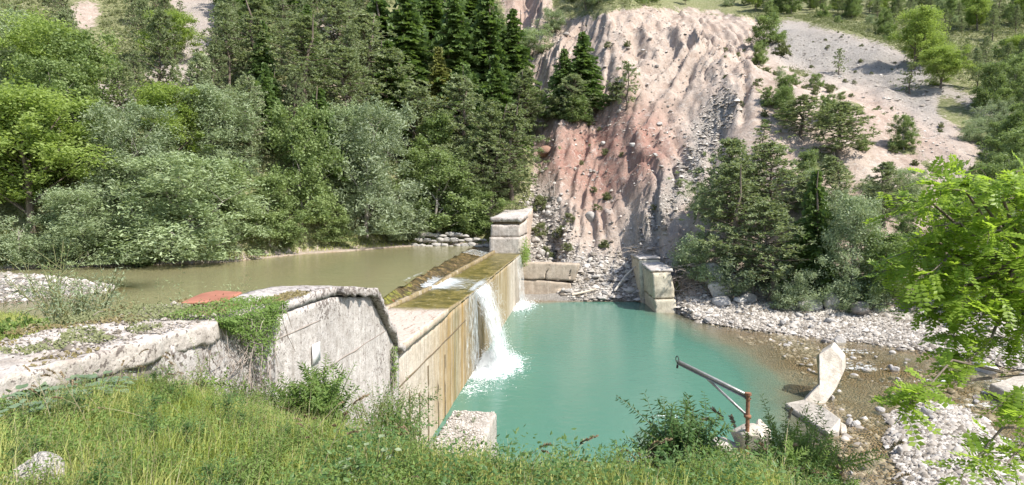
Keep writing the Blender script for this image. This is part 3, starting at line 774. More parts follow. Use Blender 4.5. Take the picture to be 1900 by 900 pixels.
# ---- upright slab and fallen slab in the shallows, from their outlines
def prism(name, mat, parent, pts, depth_vec, seed=0, sub=2, rough=.03):
    """an outline of corner points in space, given thickness along depth_vec; faces cut small and roughened"""
    import bmesh
    bm = bmesh.new(); pts = [Vector(p) for p in pts]; dv = Vector(depth_vec)
    f = [bm.verts.new(p) for p in pts]; g = [bm.verts.new(p + dv) for p in pts]
    bm.faces.new(f); bm.faces.new(g[::-1]); n = len(pts)
    for k in range(n): bm.faces.new([f[k], g[k], g[(k + 1) % n], f[(k + 1) % n]])
    bmesh.ops.recalc_face_normals(bm, faces=bm.faces)
    bmesh.ops.bevel(bm, geom=list(bm.edges), offset=.04, segments=1, affect='EDGES')
    bmesh.ops.triangulate(bm, faces=bm.faces)
    for _ in range(sub): bmesh.ops.subdivide_edges(bm, edges=[e for e in bm.edges if e.calc_length() > .16], cuts=1)
    bmesh.ops.triangulate(bm, faces=bm.faces)
    for v in bm.verts:
        c = v.co; v.co = c + Vector([float(fbm(c.x * 1.5 + k * 7, c.y * 1.5, c.z * 1.5, 3, 100 + seed + k)) for k in range(3)]) * rough * 2
    me = bpy.data.meshes.new(name); bm.to_mesh(me); bm.free(); me.materials.append(mat)
    return obj(name, me, parent)
up_ = empty("upright_slab", "pale pointed concrete slab standing upright in the shallow river", "slab")
sy = 31.2
M_UP = concrete("white_slab_concrete", (.56, .50, .41), (.68, .62, .53), .1, .05)
prism("slab_body", M_UP, up_, [PD(1487, 745, 30.5) + Vector((0, 0, -.1)), PD(1520, 714, 30.9), PD(1519, 658, 31.6), PD(1543, 643, 31.7), PD(1564, 668, 31.5), PD(1565, 692, 31.3), PD(1551, 722, 30.8), PD(1521, 760, 30.2) + Vector((0, 0, -.1))], (.65, .95, .05), 1, 2, .007)
M_RUSTC = concrete("ochre_slab_concrete", (.44, .32, .12), (.55, .43, .22), .4, .2)
prism("stained_edge", M_RUSTC, up_, [PD(1518, 716, 31.05), PD(1515, 664, 31.8), PD(1520, 660, 31.65), PD(1523, 716, 30.95)], (.3, .6, .0), 2)
fs = tag(prism("fallen_slab", M_UP, None, [PZ(1456, 748, .25), PZ(1492, 741, .45), PZ(1525, 752, .62), PZ(1560, 776, .62), PZ(1556, 800, .25), PZ(1536, 803, .2)], (.05, .1, -.75), 3, 2, .012), "flat pale concrete slab lying at the foot of the upright slab", "slab")
fb = tag(prism("broken_chunk", M_PALE, None, [PZ(1558, 780, .45), PZ(1570, 788, .35), PZ(1571, 802, .15), PZ(1560, 802, .15)], (.1, .2, -.5), 4), "small grey concrete chunk touching the end of the fallen slab", "slab")
sl = tag(prism("flat_slab", M_PALE, None, [PZ(1838, 712, .6), PZ(1905, 690, .9), PZ(1960, 735, .9), PZ(1905, 748, .45)], (.1, .3, -.6), 5), "long flat pale concrete slab under the bright green branches", "slab")

# ---- near broken block in front of the dam
nb = empty("rubble_topped_block", "square concrete block with gravel and weeds on top, between the grass and the dam face", "concrete block")
nb.location = (-1.62, 20.8, 0); nb.rotation_euler = (0, 0, DAM_RZ)
block("block_body", M_GREYC, nb, -.95, .80, -2.1, 2.3, -1.5, 2.15, .16, .05, .08)

# ---- crane
def metal(name, c1, c2, rough=.55, met=.6):
    t = NT(name); v = t.coord((1, 1, .5)); n = t.noise(v, 9, 5, .65)
    return t.done(t.bsdf(**{'Base Color': t.ramp(n, [(.35, c1), (.65, c2)]), 'Roughness': rough, 'Metallic': met, 'Normal': t.bump(n, .3, .01)}).outputs[0])
M_RUST = metal("rusty_steel", (.13, .055, .03), (.30, .15, .08), .85, .0)
M_STEEL = metal("dull_grey_steel", (.30, .29, .27), (.48, .47, .44), .45, .5)
CR = PD(1388, 732, 17.6); CB = PD(1386, 832, 17.6)
crane = empty("hoist_crane", "rusty steel post with a long grey jib reaching over the turquoise basin", "crane", (CR.x, CR.y, CB.z - .2))
ph = CR.z - (CB.z - .2)
def cbox(mb, x0, x1, y0, y1, z0, z1):
    V = [(x, y, z) for z in (z0, z1) for y in (y0, y1) for x in (x0, x1)]
    mb.add(V, np.array([[0, 2, 3, 1], [4, 5, 7, 6], [0, 1, 5, 4], [2, 6, 7, 3], [0, 4, 6, 2], [1, 3, 7, 5]]))
mb = MB(); mb.tube([(0, 0, 0), (.005, 0, ph * .5), (0, 0, ph)], .058, 14)
mb.tube([(0, 0, ph * .48), (0, 0, ph * .5)], .068, 14)
obj("post", mb.mesh("post", M_RUST, True), crane)
mb = MB(); mb.tube([(0, 0, ph - .02), (0, 0, ph + .05)], .095, 16); mb.add([(.095 * math.cos(q * math.pi / 8), .095 * math.sin(q * math.pi / 8), ph + .05) for q in range(16)], np.array([list(range(16))]))
mb.tube([(0, 0, ph - .14), (0, 0, ph - .11)], .09, 16)
obj("post_cap", mb.mesh("post_cap", M_RUST, False), crane)
je = PD(1258, 672, 21.0) - crane.location; j0 = Vector((0, 0, ph - .07))
dirj = (je - j0).normalized(); side = dirj.cross(Vector((0, 0, 1))).normalized(); upv = side.cross(dirj)
mb = MB()
def beam(mb, a, b, w, h, side, upv, off=Vector((0, 0, 0))):
    V = [p + off + side * sx * w + upv * sz * h for p in (a, b) for sx in (-1, 1) for sz in (-1, 1)]
    mb.add(V, np.array([[0, 1, 3, 2], [4, 6, 7, 5], [0, 4, 5, 1], [2, 3, 7, 6], [0, 2, 6, 4], [1, 5, 7, 3]]))
beam(mb, j0, je, .055, .009, side, upv, upv * .06); beam(mb, j0, je, .055, .009, side, upv, -upv * .06); beam(mb, j0, je, .009, .06, side, upv)
obj("jib_beam", mb.mesh("jib_beam", M_STEEL), crane)
bs = Vector((0, 0, ph - .62)) + dirj * .09; be = j0 + (je - j0) * .53 - upv * .07
mb = MB(); beam(mb, bs, be, .03, .03, side, (be - bs).normalized().cross(side).normalized())
obj("brace", mb.mesh("brace", M_STEEL), crane)
mb = MB(); cbox(mb, -.08, .08, -.08, .08, ph - .70, ph - .60)
obj("clamp", mb.mesh("clamp", M_RUST), crane)
M_BLK = metal("black_iron", (.02, .02, .02), (.05, .045, .04), .6, .3)
mb = MB(); th = np.linspace(0, 2 * math.pi, 20)
mb.tube([tuple(je + upv * (.09 + .11 * math.sin(q)) + dirj * (.05 + .09 * math.cos(q))) for q in th], .016, 6)
mb.tube([tuple(je + dirj * .02 - upv * .03), tuple(je + dirj * .03 - upv * .22)], [.028, .04], 8)
obj("pulley", mb.mesh("pulley", M_BLK, True), crane)

# ---- red sheet behind the wing wall
t = NT("faded_red_paint"); n = t.noise(t.coord(), 2, 4)
M_RED = t.done(t.bsdf(**{'Base Color': t.ramp(n, [(.3, (.26, .10, .06)), (.7, (.38, .16, .10))]), 'Roughness': .65}).outputs[0])
rp = [PZ(335, 574, 8.02), PZ(372, 556, 8.06), PZ(402, 550, 8.06), PZ(452, 553, 8.06), PZ(420, 570, 8.02)]
rs = tag(prism("red_sheet", M_RED, None, [p + Vector((0, 0, .14)) for p in rp], (0, 0, -.06), 9, 2, .01), "faded red metal sheet lying on top of the wing wall beside the moss", "metal sheet")
# ------------------------------------------------------------------ waterfall
def fall_mat():
    t = NT("falling_water")
    v = t.n("ShaderNodeCombineXYZ", i={0: t.attr('fu'), 1: t.attr('fv'), 2: 0.0}).outputs[0]
    m1 = t.n("ShaderNodeMapping", i={0: v, 'Scale': (7, .9, 1)}).outputs[0]
    m2 = t.n("ShaderNodeMapping", i={0: v, 'Scale': (22, 2.4, 1)}).outputs[0]
    n = t.noise(m1, 1, 4, .6, .4); n2 = t.noise(m2, 1, 4, .65, .3)
    thick = t.attr('thick')
    a = t.math('ADD', t.math('MULTIPLY_ADD', n, 1.2, -.6), t.math('MULTIPLY_ADD', n2, 1.3, -.65))
    a = t.ramp(t.math('ADD', a, thick), [(.38, 0.0), (.62, 1.0)])
    p = t.bsdf(**{'Base Color': t.mix(n2, (.55, .62, .63), (.88, .90, .90)), 'Roughness': .35, 'Normal': t.bump(t.math('ADD', n, n2), .8, .08)})
    tr = t.n("ShaderNodeBsdfTransparent")
    return t.done(t.n("ShaderNodeMixShader", i={0: a, 1: tr.outputs[0], 2: p.outputs[0]}).outputs[0])
M_FALL = fall_mat()
M_FOAM = NT("white_spray"); M_FOAM = M_FOAM.done(M_FOAM.bsdf(**{'Base Color': (.86, .88, .88, 1), 'Roughness': .5}).outputs[0])
def sheet(name, path, y0, y1, nu, parent, thick, seed=0, bulge=.08):
    """path(v, y) -> local (x, z, y shift) for v in 0..1"""
    nv = 60; U, Vv = np.meshgrid(np.linspace(0, 1, nu), np.linspace(0, 1, nv), indexing='ij')
    Y = y0 + U * (y1 - y0)
    X, Z, DY = path(Vv, Y)
    bl = fbm(Y * 1.6, Vv * 1.2, 0, 3, 200 + seed) * bulge * (Vv * .8 + .2)
    P = np.stack([X + bl, Y + DY, Z], -1).reshape(-1, 3)
    i, j = np.meshgrid(np.arange(nu - 1), np.arange(nv - 1), indexing='ij')
    F = np.stack([i * nv + j, (i + 1) * nv + j, (i + 1) * nv + j + 1, i * nv + j + 1], -1).reshape(-1, 4)
    th = thick(U, Vv).ravel()
    me = mesh(name, P, F, M_FALL, True, {'fu': (Y * 1.0).ravel(), 'fv': (Vv * 5).ravel(), 'thick': th})
    return obj(name, me, parent)
def wob_y(y): return fbm(y * .7, 0, 0, 2, 77)
fall = empty("waterfall", "main white waterfall pouring off the middle of the dam into the turquoise basin", "waterfall", DAM_O, DAM_RZ)
def fpath(v, y, reach=1.55):
    tt = np.sqrt(np.clip(v, 0, 1)); z0 = crest_z(y) + .03
    k = reach + .35 * fbm(y * .5, 2, 0, 2, 78)
    x = -.30 + (k + .42) * np.clip(v, 0, 1) ** .55
    z = z0 - (z0 + .1) * v ** 1.25
    return x, z, -.35 * v * (y - 39.3) * .28 - 1.0 * v
def edgeU(U, a=.10): return sstep(0, a, U) * sstep(1, 1 - a, U)
sheet("falling_sheet", fpath, 34.2, 43.9, 90, fall, lambda U, V: .10 + .40 * edgeU(U, .4) + .04 * V, 0, .07)
sheet("falling_sheet", lambda v, y: tuple(a + b for a, b in zip(fpath(v, y, 1.2), (-.12, 0, 0))), 35.6, 43.6, 80, fall, lambda U, V: .12 + .36 * edgeU(U, .4), 5, .09)
sheet("thin_film", lambda v, y: (.06 + .12 * v + 0 * y, crest_z(y) - .03 - (crest_z(y)) * v, 0 * y), 33.5, 37.5, 50, fall, lambda U, V: .30 + .22 * U, 9, .03)
# white run of water over the slab and down the apron towards the lip
def runp(v, y): 
    x = -4.75 + 4.85 * v
    z = np.where(x > -2.98, crest_z(y) + .035 + .08 * (x < -2.7), 4.93 + (5.36 - 4.93) * sstep(-3.4, -5.0, x))
    return x, z + fbm(x * 2, y * 2, 0, 3, 79) * .03, -.35 * (1 - v) * 0 + (1 - v) * 1.2
sheet("white_run", runp, 34.8, 43.6, 80, fall, lambda U, V: .14 + .46 * edgeU(U, .35) * (.45 + .75 * np.exp(-((V - .42) / .22) ** 2)) + .12 * (V > .9), 11, .0)
ft = empty("side_waterfall", "thin white trickle of water down the far end of the dam face beside the pier", "waterfall", DAM_O, DAM_RZ)
sheet("falling_sheet", lambda v, y: (.10 + .45 * v ** .6 + 0 * y, crest_z(y) - (crest_z(y)) * v ** 1.1, 0 * y), 58.6, 66.4, 60, ft, lambda U, V: .16 + .24 * edgeU(U, .25) + .10 * V, 21, .06)
sheet("white_run", lambda v, y: (-5.3 + 2.2 * v + 0 * y, 5.36 - .45 * v + 0 * y + fbm(v * 5, y, 0, 2, 4) * .04, 0 * y), 60.5, 66.0, 40, ft, lambda U, V: .40 + 0 * U, 23, .0)
# droplets and splash
def drops(name, C, R, parent):
    n = len(C); base = np.array([(1, 0, 0), (-1, 0, 0), (0, 1, 0), (0, -1, 0), (0, 0, 1), (0, 0, -1)], float)
    V_ = C[:, None, :] + base[None] * R[:, None, None] * RNG.uniform(.6, 1.4, (n, 6, 1))
    f = np.array([(0, 2, 4), (2, 1, 4), (1, 3, 4), (3, 0, 4), (2, 0, 5), (1, 2, 5), (3, 1, 5), (0, 3, 5)])
    return obj(name, mesh(name, V_.reshape(-1, 3), (np.arange(n)[:, None, None] * 6 + f[None]).reshape(-1, 3), M_FOAM, True), parent)
n = 9000
y = RNG.normal(37.6, 1.7, n); x = .3 + np.abs(RNG.normal(0, .85, n)); hgt = np.abs(RNG.normal(0, 1, n)) * np.exp(-((x - 1.3) / 1.3) ** 2 - ((y - 37.6) / 3) ** 2) * .75
drops("spray", np.stack([x, y, hgt + .02], 1), RNG.uniform(.008, .026, n), fall)
vv = RNG.uniform(.05, 1, 2600); yy = RNG.uniform(35.2, 43.6, 2600); xx, zz, dy = fpath(vv, yy)
drops("flying_drops", np.stack([xx + RNG.normal(.05, .10, 2600), yy + dy + RNG.normal(0, .12, 2600), zz + RNG.normal(0, .1, 2600)], 1), RNG.uniform(.006, .018, 2600), fall)
n = 900
y = RNG.normal(60.8, 1.9, n); x = .2 + np.abs(RNG.normal(0, .75, n))
drops("spray", np.stack([x, y, np.abs(RNG.normal(0, .18, n))], 1), RNG.uniform(.02, .06, n), ft)

# ------------------------------------------------------------------ stones
def stone_mesh(name, mat, seed, squash=(1, 1, .7), planes=9, sub=3, rough=.05):
    import bmesh
    bm = bmesh.new(); bmesh.ops.create_icosphere(bm, subdivisions=sub, radius=1.0)
    v = np.array([q.co[:] for q in bm.verts]); f = np.array([[q.index for q in p.verts] for p in bm.faces]); bm.free()
    r = np.random.default_rng(seed); nn = unit(r.normal(size=(planes, 3))); dd = r.uniform(.52, .85, planes)
    for k in range(planes):
        e = np.maximum(v @ nn[k] - dd[k], 0); v = v - e[:, None] * nn[k]
    v = v * np.array(squash)
    v = v + np.stack([fbm(v[:, 0] * 2 + k * 5 + seed, v[:, 1] * 2, v[:, 2] * 2, 3, seed) for k in range(3)], 1) * rough
    v[:, 2] -= v[:, 2].min() * .55
    return mesh(name, v, f, mat, False)
def stone_mat(name, a, b, c=(.2, .18, .16)):
    t = NT(name); v = t.coord(); o = t.n("ShaderNodeObjectInfo").outputs['Random']
    n = t.noise(v, 2.2, 5, .65); n2 = t.noise(v, 9, 4, .6)
    col = t.mix(n, a, b); col = t.mix(t.ramp(n2, [(.33, .55), (.48, 0.0)]), col, c)
    col = t.n("ShaderNodeHueSaturation", i={'Color': col, 'Value': t.math('MULTIPLY_ADD', o, .4, .78)}).outputs[0]
    return t.done(t.bsdf(**{'Base Color': col, 'Roughness': .9, 'Specular IOR Level': .2, 'Normal': t.bump(t.math('ADD', n, n2), .7, .12)}).outputs[0])
M_STONE = stone_mat("limestone", (.42, .39, .355), (.60, .57, .53))
M_STONE_D = stone_mat("dark_stone", (.27, .24, .21), (.44, .40, .36))
M_STONE_R = stone_mat("red_stone", (.24, .13, .09), (.36, .22, .16))
M_GRAVEL = NT("gravel_stones"); _r = M_GRAVEL.attr('rnd')
M_GRAVEL = M_GRAVEL.done(M_GRAVEL.bsdf(**{'Base Color': M_GRAVEL.ramp(_r, [(0, (.13, .11, .085)), (.25, (.27, .24, .205)), (.65, (.40, .365, .32)), (1, (.57, .53, .48))]), 'Roughness': .95, 'Specular IOR Level': .1}).outputs[0])
STV = [stone_mesh("stone", M_STONE, 300 + k, (1, RNG.uniform(.6, .95), RNG.uniform(.45, .7))) for k in range(7)]
STD = [stone_mesh("stone", M_STONE_D, 320 + k, (1, RNG.uniform(.6, .95), RNG.uniform(.5, .75))) for k in range(3)]
def boulder(px, py, w, label, name="boulder", meshes=STV, h=None, group=None, y=None, dz=0.0):
    p = hit(px, py) if y is None else PD(px, py, y)
    s = w * p.y / FPX * .5
    o = obj(name, random.choice(meshes), None, p + Vector((0, 0, dz)), (random.uniform(-.2, .2), random.uniform(-.2, .2), random.uniform(0, 6.3)), (s, s, (h * p.y / FPX * .9 if h else s)))
    return tag(o, label, "boulder" if name == "boulder" else "stone", group)
boulder(1012, 288, 30, "reddish brown boulder on the red earth left of the slide", meshes=[stone_mesh("boulder", M_STONE_R, 341)], h=18)
boulder(1096, 412, 24, "white boulder on the lower slope above the cracked bank wall", h=20)
boulder(1174, 272, 16, "small white boulder high in the middle of the slide")
boulder(1118, 270, 13, "small white stone just left of the white boulder in the slide")
boulder(1224, 232, 12, "pale stone on the upper slide near the ridges")
boulder(1006, 322, 12, "small brown rock under the reddish brown boulder", meshes=STD)
boulder(1036, 376, 16, "pale rock at the top of the rubble beside the pier", h=12)
boulder(1192, 98, 12, "pale rock near the top edge of the slide")
boulder(1166, 92, 10, "dark rock near the top edge of the slide", meshes=STD)
boulder(1050, 66, 14, "dark flat rock by the shrubs at the top of the slide", meshes=STD)
boulder(1320, 528, 52, "large grey boulder topmost of the heap under the pines", h=44)
boulder(1366, 530, 36, "dark grey boulder beside the large grey boulder", meshes=STD, h=32)
boulder(1334, 552, 62, "broad white boulder in front of the heap under the pines", h=30)
boulder(1340, 564, 44, "low pale boulder at the foot of the broad white boulder", h=24)
boulder(1372, 562, 28, "small pale boulder right of the broad white boulder", h=20)
boulder(1388, 560, 36, "flat grey boulder at the edge of the gravel below the pines", h=18)
boulder(1502, 574, 50, "pale boulder below the dark spruce beside the gravel bar", h=28)
boulder(1545, 574, 44, "pointed pale boulder right of the one below the spruce", h=32)
boulder(1480, 552, 52, "shaded grey boulder deep under the dark spruce", meshes=STD, h=36)
boulder(1600, 580, 60, "long dark boulder under the low bush by the gravel bar", meshes=STD, h=26)
boulder(1558, 640, 24, "white rounded stone at the water's edge behind the upright slab", "river_stone", h=20)
boulder(1532, 636, 24, "flat dark stone at the water's edge left of the white rounded stone", "river_stone", meshes=STD, h=10)
boulder(1540, 598, 22, "round white stone in the middle of the gravel bar", "river_stone", h=18)
boulder(1452, 604, 18, "grey round stone on the gravel bar near the waterline", "river_stone", h=14)
boulder(1608, 691, 20, "small white stone standing in the river right of the upright slab", "river_stone", h=8)
boulder(1586, 790, 22, "white stone just right of the fallen slab", "river_stone", h=14)
boulder(1541, 745, 20, "white stone at the foot of the upright slab", "river_stone", h=14)
boulder(1720, 770, 24, "white stone at the tip of the lower gravel bar", "river_stone", h=18)
boulder(1830, 694, 60, "pale boulder in the shallows below the bright branches", h=26)
boulder(1672, 842, 20, "pale stone at the near edge of the lower gravel bar", "river_stone", h=14)
boulder(1905, 752, 40, "grey block at the end of the long flat slab", h=24)
gb_ = hit(62, 885)
o = obj("boulder", stone_mesh("boulder", stone_mat("mossy_stone", (.40, .37, .34), (.56, .52, .48), (.20, .19, .12)), 351, (1, .7, .68), 8, 4, .07), None, PD(60, 885, gb_.y - .25) - Vector((0, 0, .12)), (0, 0, .3), (.23, .23, .30))
tag(o, "rounded grey boulder half hidden in the near grass", "boulder")
# crane footing: broken lumps
for px, py, w, h, lab in ((1345, 838, 60, 44, "grey broken lump at the left of the crane footing"), (1398, 822, 66, 60, "pale broken concrete lump behind the crane post"), (1380, 860, 80, 60, "low grey lump the crane post stands in")):
    p = PD(px, py, 17.9); s = w * 17.9 / FPX * .72
    o = obj("concrete_lump", stone_mesh("concrete_lump", M_GREYC if 'grey' in lab else M_PALE, int(px), (1, .8, .8), 10, 4, .05), None, p - Vector((0, 0, .15)), (0, .2, px), (s, s, h * 17.9 / FPX * .7))
    tag(o, lab, "concrete lump")
tag(prism("concrete_shard", M_PALE, None, [PD(1400, 790, 18.2), PD(1408, 784, 18.2), PD(1432, 806, 18.0), PD(1426, 822, 18.0), PD(1402, 808, 18.1)], (.15, .35, .05), 6, 2), "pointed concrete shard leaning behind the rusty crane post", "concrete lump")

# countable cobbles of the river, then gravel as a mass
def scatter_stones(n, test, size, label, group, meshes, name="river_stone", cat="stone", dz=0):
    k = 0; tries = 0
    while k < n and tries < 6000:
        tries += 1
        q = test()
        if q is None: continue
        x, y = q; s = size() ; z = tz(x, y)
        o = obj(name, random.choice(meshes), None, (x, y, z + dz * s), (random.uniform(-.25, .25), random.uniform(-.25, .25), random.uniform(0, 6.3)), s)
        tag(o, label, cat, group); k += 1
def in_shallows():
    y = random.uniform(21, 46); x = random.uniform(12, 44); z = tz(x, y)
    px, py = project(x, y, z)
    return (x, y) if -.35 < z < .12 and 1450 < px < 1900 and py < 900 else None
scatter_stones(170, in_shallows, lambda: random.choice([.08, .12, .16, .24]) * random.uniform(.8, 1.3), "pale stone showing above the shallow brown river", "stones in the shallow river", STV + STD, dz=.1)
def on_bar():
    x = random.uniform(14, 44); y = random.uniform(float(bar_y(x)), float(foot_y(x)) + .5)
    return (x, y) if tz(x, y) > .03 and project(x, y, 0)[0] < 1900 else None
scatter_stones(90, on_bar, lambda: random.choice([.14, .2, .3, .42]) * random.uniform(.7, 1.2), "rounded pale stone on the long gravel bar", "stones on the far gravel bar", STV, dz=0)
def on_bar2():
    y = random.uniform(19, 31); x = 17.6 + (y - 25) * .55 + random.uniform(-2.4, 2.4)
    return (x, y) if tz(x, y) > .05 else None
scatter_stones(60, on_bar2, lambda: random.uniform(.08, .2), "white stone on the lower gravel bar", "stones on the lower gravel bar", STV)
def in_rubble():
    x = random.uniform(2, 20); y = random.uniform(62, 84); z = tz(x, y); px, py = project(x, y, z)
    return (x, y) if y > foot_y(x) - 3 and float(Z_RUBBLE(px, py)) > random.uniform(.2, .8) and z > .1 else None
scatter_stones(130, in_rubble, lambda: random.choice([.2, .3, .4, .6]) * random.uniform(.7, 1.2), "white rubble rock at the foot of the landslide", "rubble rocks below the landslide", STV, "rubble_rock", "rock")
def on_slide():
    px = random.uniform(960, 1800); py = random.uniform(20, 470)
    if float(Z_SLIDE(np.array(px), np.array(py))) < .6 and float(Z_SPUR(np.array(px), np.array(py))) < .6: return None
    p = hit(px, py); return (p.x, p.y)
scatter_stones(120, on_slide, lambda: random.choice([.12, .18, .25, .4]) * random.uniform(.7, 1.2), "loose stone lying on the bare landslide slope", "loose stones on the landslide", STV + STD, "loose_rock", "rock")

def pebble_mass(name, X, Y, R, label, kind_z=None):
    n = len(X); base = np.array([(1, 0, 0), (.3, .9, .1), (-.8, .6, 0), (-.9, -.5, .1), (.2, -1, 0), (.1, .15, .75), (-.3, -.2, .65)], float)
    ph = RNG.uniform(0, 6.28, n); c, s = np.cos(ph), np.sin(ph)
    B = np.repeat(base[None], n, 0) * RNG.uniform(.7, 1.3, (n, 7, 1)) * np.stack([np.ones(n), RNG.uniform(.6, 1, n), RNG.uniform(.5, 1.1, n)], 1)[:, None, :]
    P = np.stack([B[..., 0] * c[:, None] - B[..., 1] * s[:, None], B[..., 0] * s[:, None] + B[..., 1] * c[:, None], B[..., 2]], -1) * R[:, None, None]
    P = P + np.stack([X, Y, terrain(X, Y)], 1)[:, None, :]
    f = np.array([(0, 1, 5), (1, 2, 5), (2, 6, 5), (2, 3, 6), (3, 4, 6), (4, 0, 5), (4, 5, 6)])
    me = mesh(name, P.reshape(-1, 3), (np.arange(n)[:, None, None] * 7 + f[None]).reshape(-1, 3), M_GRAVEL, False, {'rnd': np.repeat(RNG.uniform(0, 1, n), 7)})
    return tag(obj(name, me), label, kind="stuff")
def pick(n, x0, x1, y0, y1, f):
    X = RNG.uniform(x0, x1, n); Y = RNG.uniform(y0, y1, n); Z = terrain(X, Y); m = f(X, Y, Z); return X[m], Y[m]
X, Y = pick(110000, 13, 52, 26, 60, lambda X, Y, Z: (Y > bar_y(X) - .6) & (Y < foot_y(X) + 1.5) & (Z > -.12))
pebble_mass("gravel", X, Y, RNG.gamma(2.0, .036, len(X)) + .02, "white gravel of the long bar on the far bank")
X, Y = pick(60000, 11, 26, 14, 33, lambda X, Y, Z: (Z > -.02) & (near_ground(X, Y) < -.3))
pebble_mass("gravel", X, Y, RNG.gamma(1.8, .026, len(X)) + .015, "gravel of the lower bar near the bright branches")
X, Y = pick(16000, -42, -18, 25, 42, lambda X, Y, Z: (Z > 5.25) & (Y > up_bank_y(X) - 1))
pebble_mass("gravel", X, Y, RNG.gamma(2.0, .035, len(X)) + .02, "pale gravel bar in the near corner of the pond")
X, Y = pick(22000, 9, 46, 17, 47, lambda X, Y, Z: (Z < .03) & (Z > -.26) & (near_ground(X, Y) < -.3) & (fbm(X * .4, Y * .4, 0, 3, 99) > -.1))
pebble_mass("river_gravel", X, Y, RNG.gamma(2.2, .035, len(X)) + .02, "pebbles and cobbles lying in the shallow river")
def sel(X, Y, Z):
    px, py = project(X, Y, Z); return ((Z_RUBBLE(px, py) + Z_SCREE(px, py) * .8) > RNG.uniform(.1, 1, len(X))) & (Y > foot_y(X) - 3.5) & (Z > .02)
X, Y = pick(70000, 0, 40, 60, 115, sel)
pebble_mass("scree", X, Y, RNG.gamma(1.8, .06, len(X)) + .04, "loose white scree and rubble down the landslide")
def sel2(X, Y, Z):
    px, py = project(X, Y, Z); return ((Z_SLIDE(px, py) + Z_SPUR(px, py)) * .35 > RNG.uniform(.1, 1, len(X))) & (Y > foot_y(X))
X, Y = pick(60000, -5, 75, 55, 130, sel2)
pebble_mass("small_debris", X, Y, RNG.gamma(1.6, .05, len(X)) + .03, "small stones strewn over the bare slopes")

# stacked block wall at the end of the pond
rw = MB(); base_v = None
for row, (z, n, off) in enumerate(((5.2, 11, 0), (5.85, 10, .5), (6.4, 7, .9))):
    for k in range(n):
        me_ = STV[(k + row * 3) % 7]; co = np.zeros(len(me_.vertices) * 3); me_.vertices.foreach_get("co", co); co = co.reshape(-1, 3)
        fi = np.zeros(len(me_.polygons) * 3, np.int32); me_.polygons.foreach_get("vertices", fi)
        p = PZ(770 + (k + off) * 13.2, 458, 5.2); s = np.array([.62, .5, .50]) * random.uniform(.8, 1.15)
        rw.add(co * s + np.array([p.x, p.y + .3 * row + random.uniform(-.1, .1), z + random.uniform(-.08, .08)]), fi.reshape(-1, 3))
tag(obj("stacked_stone_wall", rw.mesh("stacked_stone_wall", M_STONE)), "low wall of stacked white blocks at the end of the pond", "wall")
# ------------------------------------------------------------------ trees: made once per kind, then copied one by one
M_PINE = leaf_mat("pine_needles", (.17, .22, .10), (.32, .37, .19), (.28, .31, .20), .32)
M_SPRUCE = leaf_mat("spruce_needles", (.075, .13, .04), (.17, .25, .065), (.12, .17, .07), .35)
M_SPRUCE2 = leaf_mat("yellowish_spruce_needles", (.14, .16, .035), (.24, .25, .07), (.18, .19, .07), .3)
M_LOCUST = leaf_mat("bright_leaves", (.21, .30, .06), (.36, .45, .13), (.26, .32, .12), .45)
M_GREEN = leaf_mat("mid_green_leaves", (.14, .21, .065), (.27, .35, .13), (.22, .26, .13), .35)
M_WILLOW = leaf_mat("grey_willow_leaves", (.21, .27, .15), (.39, .45, .30), (.28, .35, .16), .30)
M_SHRUB = leaf_mat("dull_shrub_leaves", (.12, .155, .06), (.22, .25, .11), (.22, .21, .12), .3)
M_BARK = bark_mat("grey_brown_bark", (.10, .075, .055), (.20, .16, .13))
M_BARKP = bark_mat("pale_bark", (.22, .19, .16), (.36, .33, .30))

